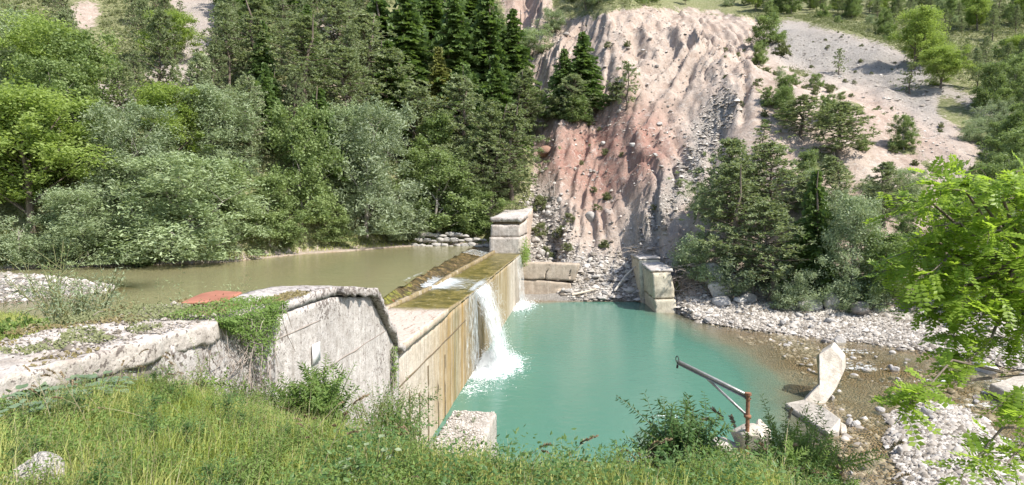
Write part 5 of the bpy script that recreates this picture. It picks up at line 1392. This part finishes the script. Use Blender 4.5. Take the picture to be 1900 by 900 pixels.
def cover(name, n, box, test, size, hgt, mat, label):
    X = RNG.uniform(box[0], box[1], n); Y = RNG.uniform(box[2], box[3], n); m = test(X, Y); X, Y = X[m], Y[m]; k = 22
    Z = terrain(X, Y); N = len(X) * k; sc = RNG.uniform(.3, 1, len(X))
    q = np.repeat(np.stack([X, Y, Z], 1), k, 0) + RNG.normal(0, 1, (N, 3)) * np.array([.10, .10, 0]) * np.repeat(sc, k)[:, None]
    q[:, 2] += RNG.beta(1.5, 1.2, N) * hgt * np.repeat(sc, k); d = unit(rvec(N) * np.array([1, 1, .5])); s = unit(np.cross(d, rvec(N) * .6 + np.array([0, 0, 1])))
    L_ = size * RNG.uniform(.5, 1.3, N); mb = MB(); mb.blades(q, d, s, L_, L_ * .25, np.clip(np.repeat(RNG.normal(.5, .25, len(X)), k) + RNG.normal(0, .15, N), 0, 1))
    return tag(obj(name, mb.mesh(name, mat)), label, kind="stuff")
cover("ground_cover", 9000, (-9, 7, 2.6, 12), near_ok, .035, .34, M_WEED, "low leafy weeds growing through the near grass")
cover("ground_cover", 5000, (-1.5, 8, 3, 14), near_ok, .045, .48, M_BUDD, "darker leafy weeds along the brink above the basin")
cover("ground_cover", 2200, (-9, 1, 2.6, 8), lambda X, Y: near_ok(X, Y) & (fbm(X * .8, Y * .8, 0, 2, 305) > .1), .05, .22, M_FRESH, "patches of fresh bright leaves in the near grass")
def leafy(name, seed, stems, h, spread, leaf, asp, per, mat, smat, droop=.2, sub=0, r0=.012, pairs=False, bare=.15, curl=.4):
    """stems rising from one root, with lance leaves along them and on side shoots; returns (stem mesh, leaf mesh)"""
    r = np.random.default_rng(seed); ms = MB(); ml = MB()
    def shoot(p0, d, L, rad, nl, depth):
        n = 7; P = [np.array(p0, float)]; dd = np.array(d, float)
        for k in range(n):
            dd = dd + r.normal(0, .07, 3) + np.array([0, 0, -.05 * droop * (k > 3)]); dd /= np.linalg.norm(dd); P.append(P[-1] + dd * L / n)
        P = np.array(P); ms.tube(P, np.linspace(rad, rad * .25, n + 1), 5, caps=False)
        u = np.linspace(bare, 1, nl); B = np.stack([np.interp(u * n, np.arange(n + 1), P[:, q]) for q in range(3)], 1)
        T = unit(np.gradient(P, axis=0)); T = np.stack([np.interp(u * n, np.arange(n + 1), T[:, q]) for q in range(3)], 1)
        ang = np.arange(nl) * (1.57 if pairs else 2.4) + r.uniform(0, 6)
        ref = unit(np.cross(T, np.array([.3, .5, .8]))); bi = np.cross(T, ref)
        for s in ((1, -1) if pairs else (1,)):
            O = unit((np.cos(ang)[:, None] * ref + np.sin(ang)[:, None] * bi) * s)
            D = unit(O + T * r.uniform(.2, .8, (nl, 1)) + np.array([0, 0, -droop]) + r.normal(0, .15, (nl, 3)))
            S = unit(np.cross(D, T + r.normal(0, .2, (nl, 3))))
            Lf = leaf * r.uniform(.6, 1.15, nl) * (1 - .45 * u ** 4)
            ml.blades(B, D, S, Lf, Lf * asp, np.clip(r.normal(.45, .25, nl), 0, 1), curl)
        if depth > 0:
            for q in range(int(depth)):
                t = r.uniform(.25, .85); b0 = np.array([np.interp(t * n, np.arange(n + 1), P[:, c]) for c in range(3)])
                shoot(b0, unit(dd + rvec(1, r)[0] * 1.1), L * r.uniform(.25, .5), rad * .5, max(4, int(nl * .55)), 0)
    for s in range(stems):
        ph = r.uniform(0, 6.28); d = unit(np.array([math.cos(ph) * spread * r.random(), math.sin(ph) * spread * r.random(), 1]))
        shoot((r.normal(0, .05) * spread, r.normal(0, .05) * spread, -.03), d, h * r.uniform(.65, 1.08), r0, per, sub)
    return ms.mesh("stems", smat, True), ml.mesh("leaves", mat)
def herb(name, cat, meshes, loc, rz, sc, label, group=None):
    o = empty(name, label, cat, loc, rz, group, sc)
    obj("stems", meshes[0], o); obj("leaves", meshes[1], o); return o
def by_px(px, y, up=0.0):
    """the ground point at distance y under photo column px"""
    x = (px - CX) / FPX * y
    for _ in range(3):
        z = tz(x, y); dep = y * CP - (z - CAMZ) * SP; x = (px - CX) / FPX * dep
    return Vector((x, y, tz(x, y) - .03 + up))
def top_h(px, py, y):
    """height needed for a plant at distance y to reach up to photo row py"""
    return PD(px, py, y).z - by_px(px, y).z
def shrub_at(px, py_top, y, name, cat, label, seed, stems, spread, leaf, asp, per, mat, smat=None, **kw):
    h = max(.2, top_h(px, py_top, y)); g = kw.pop('group', None)
    ms = leafy(name, seed, stems, h, spread, leaf, asp, per, mat, smat or M_STEM, **kw)
    return herb(name, cat, ms, by_px(px, y), 0, 1, label, g)
shrub_at(1262, 768, 7.2, "lance_leaf_bush", "bush", "dark green lance leaved bush before the turquoise water, left of the crane", 401, 42, .14, .13, .14, 36, M_BUDD, sub=6, pairs=True, droop=.5)
shrub_at(1462, 800, 8.0, "lance_leaf_bush", "bush", "wide light green bush in front of the crane footing", 402, 60, .60, .10, .15, 44, M_WEED, sub=7, pairs=True, droop=.3)
shrub_at(590, 668, 11.2, "lance_leaf_bush", "bush", "bright green lance leaved bush against the pale wing wall", 404, 30, .75, .15, .13, 30, M_FRESH, sub=5, pairs=True, droop=.45)
shrub_at(528, 680, 11.4, "lance_leaf_bush", "bush", "small drooping bush left of the one against the wing wall", 405, 6, .5, .15, .12, 18, M_BUDD, sub=2, pairs=True, droop=.5)
shrub_at(735, 712, 13.5, "dark_bush", "bush", "dark green bush before the foot of the dam face", 406, 24, .6, .10, .22, 26, M_BUDD, sub=4)
shrub_at(690, 705, 12.5, "pale_bush", "bush", "pale thin bush before the joint of the wing wall", 407, 20, .6, .09, .12, 22, M_WEED, sub=3)
shrub_at(735, 750, 11.0, "bright_bush", "bush", "bright yellow green bush below the dark bush by the dam", 408, 26, .7, .07, .35, 24, M_FRESH, sub=4)
shrub_at(295, 715, 8.3, "dark_bush", "bush", "small dark bush at the foot of the lichen spotted wall", 409, 10, .6, .09, .2, 22, M_BUDD, sub=3)
shrub_at(655, 870, 5.2, "bright_bush", "bush", "low bright green leafy plant in the grass near the middle of the lower edge", 410, 16, 1.1, .05, .42, 20, M_FRESH, sub=3)
shrub_at(150, 470, 15.5, "willow_sapling", "willow", "airy willow sapling on the bank between the grass and the pond", 411, 20, .62, .17, .11, 20, M_WILLOW, M_STEM, sub=5, r0=.02)
shrub_at(108, 450, 17, "willow_sapling", "willow", "taller thin willow shoots behind the airy sapling", 412, 9, .35, .16, .11, 24, M_GREEN, M_STEM, sub=3, r0=.02)
shrub_at(215, 520, 16, "willow_sapling", "willow", "small willow shoots right of the airy sapling", 413, 12, .6, .14, .11, 20, M_WILLOW, M_STEM, sub=4, r0=.015)
shrub_at(395, 512, 17, "willow_sapling", "willow", "pale willow shoots rising behind the red sheet", 414, 18, .8, .15, .11, 22, M_WILLOW, M_STEM, sub=4, r0=.015)
shrub_at(330, 530, 16.5, "willow_sapling", "willow", "pale willow shoots left of the red sheet", 415, 12, .7, .15, .11, 20, M_WILLOW, M_STEM, sub=4, r0=.015)
for px, y, lab, sd in ((60, 12.5, "leafy weeds at the photo's left edge behind the wall", 416), (15, 12.0, "big leaved weeds in the far left grass behind the wall", 417), (110, 13.5, "leafy weeds under the airy willow sapling", 418), (190, 14.0, "creeping weeds beside the end of the rubble wall top", 419)):
    herb("leafy_weed", "weed", leafy("w", sd, 14, .5, 1.0, .14, .3, 10, M_WEED, M_STEM, sub=2), by_px(px, y), 0, 1, lab)

# broad grey green leaves at the foot of the wall
def rosette(seed, n, L, mat, R=.55, H=.62):
    r = np.random.default_rng(seed); ms = MB(); ml = MB()
    for k in range(n):
        ph = r.uniform(0, 6.28); rad = r.uniform(.0, R); b = np.array([math.cos(ph) * rad, math.sin(ph) * rad, 0]); hh = r.uniform(.25, 1) * H
        tp = b + np.array([math.cos(ph) * .1, math.sin(ph) * .1, hh]); ms.tube([b, tp], [.008, .005], 5, caps=False)
        d = unit(np.array([math.cos(ph) + r.normal(0, .4), math.sin(ph) + r.normal(0, .4), r.uniform(-.4, .25)])); s = unit(np.cross(d, [0, 0, 1])); N = np.cross(s, d)
        l = L * r.uniform(.6, 1.1); q = np.linspace(0, 2 * math.pi, 11)[:-1]
        V_ = [tp + d * l * .1] + [tp + d * l * (.5 - .55 * math.cos(t) * (1 if math.cos(t) < 0 else .75)) + s * l * .42 * math.sin(t) + N * l * (.06 * math.sin(t * 3) + .08 * abs(math.sin(t))) for t in q]
        ml.add(V_, np.array([(0, 1 + (i + 1) % 10, 1 + i) for i in range(10)]), r.uniform(.1, .9))
    return ms.mesh("stems", M_STEM, True), ml.mesh("leaves", mat)
RS = [rosette(431 + k, 120, .13, M_BROADL, .42, .32) for k in range(2)]
for k, (px, y, lab) in enumerate(((105, 6.7, "clump of broad greyish leaves left of the dark bush by the wall"), (155, 7.1, "clump of broad greyish leaves nearest the dark bush by the wall"), (58, 6.2, "clump of broad greyish leaves at the far left wall foot"))):
    herb("broad_leaved_plant", "plant", RS[k % 2], by_px(px, y), k * 2.0, 1, lab)
herb("silver_plant", "plant", rosette(441, 18, .07, M_WILLOW, .12, .38), by_px(690, 4.8), 0, 1, "small silvery leaved plant in the grass near the lower edge")

# weeds along the brink and in the grass: a few kinds, copied one by one
WK = [leafy("weed", 450 + k, (7, 5, 9, 6, 4)[k], (.55, .75, .5, .65, .9)[k], (.5, .35, .8, .5, .3)[k], (.055, .07, .045, .06, .05)[k], (.18, .14, .3, .22, .15)[k], (20, 22, 18, 20, 26)[k], (M_WEED, M_BUDD, M_FRESH, M_WEED, M_WEED)[k], M_STEM, sub=(2, 3, 3, 2, 2)[k], r0=.005) for k in range(5)]
wf = {}
def weed(k, loc, rz, sc, label, group):
    if k not in wf: wf[k] = herb("tall_weed", "weed", WK[k], loc, rz, sc, label, group); return
    copy_thing(wf[k], loc, rz, sc, label, group)
n = 0
while n < 150:
    px = random.uniform(760, 1530); y = random.uniform(4.6, 8.5)
    p = by_px(px, y)
    if p.z < .3: continue
    d = PD(px, 820 + random.uniform(-5, 60), y).z - p.z
    if d < .12: continue
    k = random.randrange(5); weed(k, p, random.uniform(0, 6.28), min(d, .85) / (.55, .75, .5, .65, .9)[k], "leafy weed among others along the brink above the basin", "weeds along the brink"); n += 1
for _ in range(150):
    px = random.uniform(10, 800); y = random.uniform(3.6, 8.5); p = by_px(px, y)
    if p.x - face_x(p.y) < .4: continue
    k = random.randrange(5); weed(k, p, random.uniform(0, 6.28), random.uniform(.45, .85), "leafy weed standing among others in the near meadow grass", "weeds in the meadow grass")
for _ in range(34):
    y = random.uniform(9, 15); x = face_x(y) + random.uniform(.25, 1.0); weed(random.randrange(5), Vector((x, y, tz(x, y) - .03)), random.uniform(0, 6.28), random.uniform(.8, 1.5), "leafy weed growing along the foot of the wing wall", "weeds along the wing wall")

# dry stalks with brown seed heads
def stalk(seed, h, heads):
    r = np.random.default_rng(seed); ms = MB(); ml = MB(); P = [np.zeros(3)]; d = np.array([r.normal(0, .25), r.normal(0, .2), 1.0])
    for k in range(8): d = unit(d + r.normal(0, .05, 3) + np.array([.06, 0, -.09])); P.append(P[-1] + d * h / 8)
    P = np.array(P); ms.tube(P, np.linspace(.006, .002, 9), 5, caps=False)
    tips = [(P[-1], d)]
    for k in range(heads - 1):
        q = P[4 + k % 4]; e = unit(d + rvec(1, r)[0] * .9); ms.tube([q, q + e * .1 * h, q + e * .2 * h], [.003, .002, .0015], 5, caps=False); tips.append((q + e * .2 * h, e))
    for q, e in tips:
        m = 46; u = r.uniform(0, 1, m); B = q + e * (u * .15 - .04)[:, None] + np.array([0, 0, -.05]) * (u ** 2)[:, None]; D = unit(e + rvec(m, r) * .8)
        ml.blades(B, D, unit(np.cross(D, rvec(m, r))), .028, .008, r.uniform(0, 1, m))
    return ms.mesh("stems", M_STRAW, True), ml.mesh("leaves", M_DRYSEED)
SK = [stalk(470 + k, 1.0, (1, 3, 5)[k]) for k in range(3)]; sf = {}
def seedstalk(k, loc, rz, sc, label, group):
    if k not in sf: sf[k] = herb("seed_stalk", "dry stalk", SK[k], loc, rz, sc, label, group); return
    copy_thing(sf[k], loc, rz, sc, label, group)
for px, py, y in ((1215, 790, 6.4), (1150, 800, 6.2), (1128, 806, 6.8), (1480, 735, 7.4), (1452, 770, 7.2), (1508, 745, 7.0), (1560, 810, 6.2), (1600, 825, 6.0), (1640, 830, 5.8), (1530, 850, 5.8), (1575, 860, 5.4), (1620, 790, 6.6), (1420, 760, 8.2), (1690, 850, 5.4), (880, 745, 7.6), (800, 770, 8.2), (1010, 800, 6.4), (1075, 810, 6.0), (1330, 800, 6.8), (930, 790, 6.9)):
    p = by_px(px, y); h = max(.3, min(PD(px, py, y).z - p.z, 1.9)); seedstalk(random.randrange(3), p, random.uniform(0, 6.28), h, "thin brown seed stalk rising among others above the brink", "seed stalks")
for _ in range(24):
    p = by_px(random.uniform(30, 850), random.uniform(4.5, 8.5))
    if p.x - face_x(p.y) > .5: seedstalk(random.randrange(3), p, random.uniform(0, 6.28), random.uniform(.45, .8), "thin brown seed stalk among the near meadow grass", "seed stalks in the meadow")
# dead twigs against the wall and block weeds
mb = MB()
for k in range(60):
    y = random.uniform(9.5, 11.6); x = face_x(y) + random.uniform(.2, .5); z = random.uniform(6.6, 7.6); d = rvec(1)[0] * np.array([.2, 1, .9]); q = np.array([x, y, z])
    mb.tube([q - d * .35, q + RNG.normal(0, .05, 3), q + d * .35], [.007, .006, .003], 5, caps=False)
tag(obj("dry_twigs", mb.mesh("dry_twigs", M_STICK)), "bare brown twigs against the wall below the ivy", "twigs")
for k, (dx, dy, s) in enumerate(((-.3, .2, .45), (.2, .9, .5), (.0, -.8, .4), (-.4, 1.5, .5), (.3, -1.5, .35))):
    weed(k % 5, Vector((-1.62 + dx, 20.8 + dy, 2.1)), k, s, "dry weed on top of the square concrete block", "weeds on the concrete block")
X = RNG.uniform(-.85, .75, 1500); Y = RNG.uniform(-1.95, 2.1, 1500); R = RNG.uniform(.02, .07, 1500)
base = np.array([(1, 0, 0), (-.6, .9, 0), (-.6, -.9, .1), (0, 0, .8), (.1, .1, -.5)], float)
V_ = np.stack([X, Y, np.full(1500, 2.15)], 1)[:, None] + base[None] * R[:, None, None]
f = np.array([(0, 1, 3), (1, 2, 3), (2, 0, 3), (1, 0, 4), (2, 1, 4), (0, 2, 4)])
tag(obj("gravel", mesh("gravel", V_.reshape(-1, 3), (np.arange(1500)[:, None, None] * 5 + f).reshape(-1, 3), M_GRAVEL, False, {'rnd': np.repeat(RNG.uniform(.2, 1, 1500), 5)}), None, (-1.62, 20.8, 0), (0, 0, DAM_RZ)), "gravel lying on the square concrete block", kind="stuff")

# ivy hanging over the wing wall
def ivy(name, label, n, area, leaf, mat, cat="ivy"):
    q = area(n); N = len(q)
    d = unit(np.stack([RNG.normal(.5, .4, N), RNG.normal(0, .6, N), RNG.normal(-.5, .5, N)], 1)); s = unit(np.cross(d, rvec(N) * .5 + np.array([1, 0, .5])))
    o = empty(name, label, cat, tuple(q.mean(0) - [0, 0, .5])); ml = MB(); L_ = leaf * RNG.uniform(.6, 1.3, N)
    ml.blades(q, d, s, L_, L_ * .36, np.clip(RNG.normal(.5, .25, N), 0, 1)); ms = MB()
    for k in range(50):
        a = q[RNG.integers(N)]; b = a + np.array([.03, RNG.normal(0, .25), -abs(RNG.normal(0, .4))]); ms.tube([a, (a + b) / 2 + RNG.normal(0, .03, 3), b], .006, 5, caps=False)
    for nm, m_, mt in (("stems", ms, M_STICK), ("leaves", ml, mat)):
        me = m_.mesh(nm, mt); ob = obj(nm, me, o); ob.location = -Vector(o.location)
    return o
def ivy_area(n):
    y = RNG.uniform(10.2, 12.3, n); t = RNG.beta(.9, 1.6, n)
    ln = np.interp(y, [10.2, 10.6, 11.3, 11.9, 12.3], [.15, .55, 1.4, 1.0, .10]) * (.8 + .3 * fbm(y * 3, 0, 0, 2, 88))
    over = RNG.random(n) < .38
    x = np.where(over, face_x(y) + RNG.uniform(-.75, .3, n), face_x(y) + .22 + RNG.uniform(0, .22, n) + .1 * fbm(y * 2, t * 2, 0, 2, 8))
    z = np.where(over, 8.08 + RNG.uniform(0, .12, n), 8.08 - t * ln)
    k = ~(over & (RNG.random(n) > np.interp(y, [9.9, 10.5, 12.0, 12.9], [.3, 1, 1, .5])))
    return np.stack([x, y, z], 1)[k]
ivy("hanging_ivy", "thick green ivy hanging over the middle of the lichen spotted wall", 7500, ivy_area, .042, M_FRESH)
def ivy2(n):
    y = RNG.normal(20.2, .10, n); return np.stack([face_x(y) + .06 + RNG.uniform(0, .14, n), y, RNG.uniform(3.9, 5.3, n) ], 1)
ivy("small_vine", "small green vine in the vertical joint of the wing wall", 260, ivy2, .09, M_FRESH, "vine")
def ivy3(n):
    y = RNG.uniform(64, 68.5, n); return np.stack([face_x(y) + RNG.uniform(.1, .8, n), y, 4.6 + RNG.beta(1.2, 2, n) * 2.2 - 1.2 * RNG.random(n)], 1)
ivy("wall_weeds", "green weeds sprouting at the foot of the far pier's side", 900, ivy3, .18, M_WEED, "weeds")
def moss_a(n):
    y = RNG.uniform(11.5, 14.2, n); return np.stack([face_x(y) - RNG.uniform(-.05, .45, n), y, np.full(n, 7.98) + RNG.uniform(0, .05, n)], 1)
M_MOSS = leaf_mat("brown_moss", (.13, .105, .04), (.25, .21, .10), None, .1)
ivy("brown_moss", "brown moss cushion on the wall top beside the red sheet", 2600, moss_a, .045, M_MOSS, "moss")
def thatch(n):
    y = RNG.uniform(7.5, 11.4, n); x = face_x(y) - RNG.uniform(.2, 2.3, n); k = fbm(x * 1.3, y * 1.3, 0, 3, 95) > -.02
    return np.stack([x, y, 8.10 + RNG.uniform(0, .08, n)], 1)[k]
ivy("creeping_weeds", "sparse creeping weeds over the crumbling wall top", 9000, thatch, .05, M_SHRUB, "weeds")

# ------------------------------------------------------------------ the bright tree reaching in over the river
def locust_tree():
    r = np.random.default_rng(501)
    root = empty("locust_tree", "bright yellow green tree with feathery leaves reaching in over the river from the right", "tree", (8.6, 8.6, tz(8.6, 8.6) - .1))
    O = np.array(root.location); mt = MB(); ml = MB()
    h0 = 10.6 - O[2]
    trunk = np.array([(0, 0, 0), (-.1, .1, h0 * .3), (.1, .0, h0 * .55), (.0, -.1, h0 * .8), (.2, 0, h0 + .6)]); 
    mt.tube(trunk, [.14, .12, .10, .07, .03], 9)
    bm_ = MB()
    ends = [(1648, 372, 7.6), (1700, 345, 7.2), (1742, 330, 7.9), (1800, 335, 7.0), (1850, 318, 7.6), (1895, 330, 7.0), (1640, 470, 7.4), (1622, 500, 7.9), (1665, 440, 8.2), (1700, 420, 7.2), (1650, 545, 7.6), (1700, 500, 7.0), (1750, 400, 7.6), (1760, 470, 7.2), (1690, 590, 7.4), (1735, 560, 7.0), (1790, 520, 7.6), (1800, 430, 7.0), (1850, 400, 7.4), (1850, 480, 7.0), (1890, 430, 7.6), (1730, 630, 7.2), (1780, 600, 7.0), (1830, 560, 7.2), (1880, 540, 7.0), (1762, 672, 7.0), (1820, 640, 7.4), (1870, 620, 7.0), (1905, 590, 7.4), (1920, 370, 7.2), (1930, 480, 7.2), (1940, 640, 7.0), (1808, 372, 8.0), (1700, 385, 8.4), (1870, 360, 8.2), (1670, 510, 8.4), (1760, 520, 8.4), (1830, 510, 8.2), (1990, 330, 8.4), (2060, 280, 8.8), (2140, 330, 8.6), (1980, 440, 8.6), (2080, 420, 9.2), (2180, 430, 9.0), (2000, 540, 8.8), (2100, 540, 9.0), (2060, 180, 9.0), (1980, 240, 8.8), (2200, 260, 9.2), (2120, 120, 9.0), (1990, 620, 8.4), (2060, 350, 7.2), (2120, 460, 7.4), (2010, 250, 7.6)]
    low = [(1672, 745, 6.4), (1706, 735, 6.3), (1840, 765, 6.2), (1890, 775, 6.1), (1800, 862, 5.9), (1860, 872, 5.8)]
    def leaf_(b, d, L, up):
        npair = 6; s0 = unit(np.cross(d, up)); n0 = np.cross(s0, d)
        u = np.linspace(.2, .95, npair); q = b + d * (u * L)[:, None] - n0 * 0 + np.array([0, 0, -1]) * (u ** 2 * L * .22)[:, None]
        bm_.tube([b, b + d * L * .5 + np.array([0, 0, -.055 * L]), b + d * L + np.array([0, 0, -.22 * L])], .0022, 3, caps=False)
        for s in (-1, 1):
            D = unit(s0[None] * s + d[None] * .35 + r.normal(0, .12, (npair, 3)) + np.array([0, 0, -.15])); S = unit(np.cross(D, n0 + r.normal(0, .15, 3)))
            lf = L * .29 * r.uniform(.8, 1.15, npair); ml.blades(q, D, S, lf, lf * .30, np.clip(r.normal(r.uniform(.15, .85), .12, npair), 0, 1), .15)
        e = b + d * L + np.array([0, 0, -.22 * L]); ml.blades(e[None], d[None], s0[None], np.array([L * .22]), np.array([L * .06]), np.array([.6]))
    def spray(tip, src, nt, size):
        mid = (src + tip) / 2 + np.array([0, 0, .12]) + r.normal(0, .06, 3)
        P = np.array([src, mid, tip]); mt.tube(P, [.022, .014, .005], 5, caps=False)
        for k in range(nt):
            t = r.uniform(.45, 1.0); b = src * (1 - t) ** 2 + mid * 2 * t * (1 - t) + tip * t * t
            d = unit(unit(tip - mid) * .9 + rvec(1, r)[0] * np.array([1, 1, .9])); e = b + d * r.uniform(.15, .42) * size; mt.tube([b, e], [.005, .0025], 4, caps=False)
            for m in range(int(r.integers(4, 8))):
                q = b + (e - b) * (m + .5) / 6; dd = unit(d * .5 + rvec(1, r)[0] * np.array([1, 1, .75]) + np.array([0, 0, -.1])); leaf_(q, dd, r.uniform(.17, .30), np.array([r.normal(0, .25), r.normal(0, .25), 1.0]))
    tips = [np.array(PD(a + 34, b, c)) - O for a, b, c in ends]
    hubs = []
    for k in range(9):
        tp = tips[(k * 7 + 2) % len(tips)]; zt = np.clip((tp[2] - 1.6) / h0, .15, .9); a0 = np.array([np.interp(zt * 4, np.arange(5), trunk[:, c]) for c in range(3)])
        hb = a0 + (tp - a0) * .55; hubs.append(hb); mt.tube([a0, (a0 + hb) / 2 + np.array([0, .1, -.12]), hb], [.045, .035, .026], 6, caps=False)
    for px, py, y in ends:
        px += 34
        tip = np.array(PD(px, py, y)) - O; src0 = min(hubs, key=lambda q: np.linalg.norm(q - tip)); src = tip + (src0 - tip) * min(1, .95 / (np.linalg.norm(src0 - tip) + 1e-6)) + r.normal(0, .03, 3)
        mt.tube([src0, (src0 + src) / 2 + np.array([0, 0, .10]), src], [.030, .022, .016], 6, caps=False)
        spray(tip, src, 7, .9)
    for px, py, y in low:
        tip = np.array(PD(px, py, y)) - O; src0 = trunk[0] + np.array([0, 0, max(.3, tip[2] + .1)]); src = tip + (src0 - tip) * .35
        mt.tube([src0, (src0 + src) / 2 + np.array([0, 0, -.15]), src], [.016, .012, .009], 6, caps=False)
        spray(tip, src, 5, .8)
    obj("trunk", mt.mesh("trunk", M_BARK, True), root)
    ml.add(np.concatenate(bm_.V), [np.concatenate(v) for v in bm_.F.values()], .4)
    obj("crown", ml.mesh("crown", leaf_mat("locust_leaves", (.19, .31, .04), (.38, .50, .09), None, .55, .4)), root)
locust_tree()

# rubble and dead grass on the crumbling top of the old wall
n = 3600; Y = RNG.uniform(4.5, 12.2, n); U = -RNG.uniform(-.15, 2.4, n); k = fbm(U * 1.5, Y * 1.5, 0, 3, 96) > -.15; Y, U = Y[k], U[k]; n = len(Y)
X = np.array([face_x(q) for q in Y]) + U; R = RNG.gamma(1.6, .010, n) + .006
Zt = np.where(U > -1.75, 8.10 + .02 * (12 - Y) / 4, terrain(X, Y) + .01)
V_ = np.stack([X, Y, Zt], 1)[:, None] + base[None] * R[:, None, None]
tag(obj("rubble", mesh("rubble", V_.reshape(-1, 3), (np.arange(n)[:, None, None] * 5 + f).reshape(-1, 3), M_GRAVEL, False, {'rnd': np.repeat(RNG.uniform(.0, .65, n), 5)})), "crumbled concrete and grit on the old wall top", kind="stuff")
def thatch2(n):
    y = RNG.uniform(6, 12.4, n); x = face_x(y) - RNG.uniform(-.12, 2.2, n); k = fbm(x * 1.1, y * 1.1, 0, 3, 97) > .05
    return np.stack([x, y, 8.12 + RNG.uniform(0, .05, n)], 1)[k]
ivy("dead_grass", "matted brown dead grass on the crumbling wall top", 9000, thatch2, .05, M_MOSS, "dead grass")
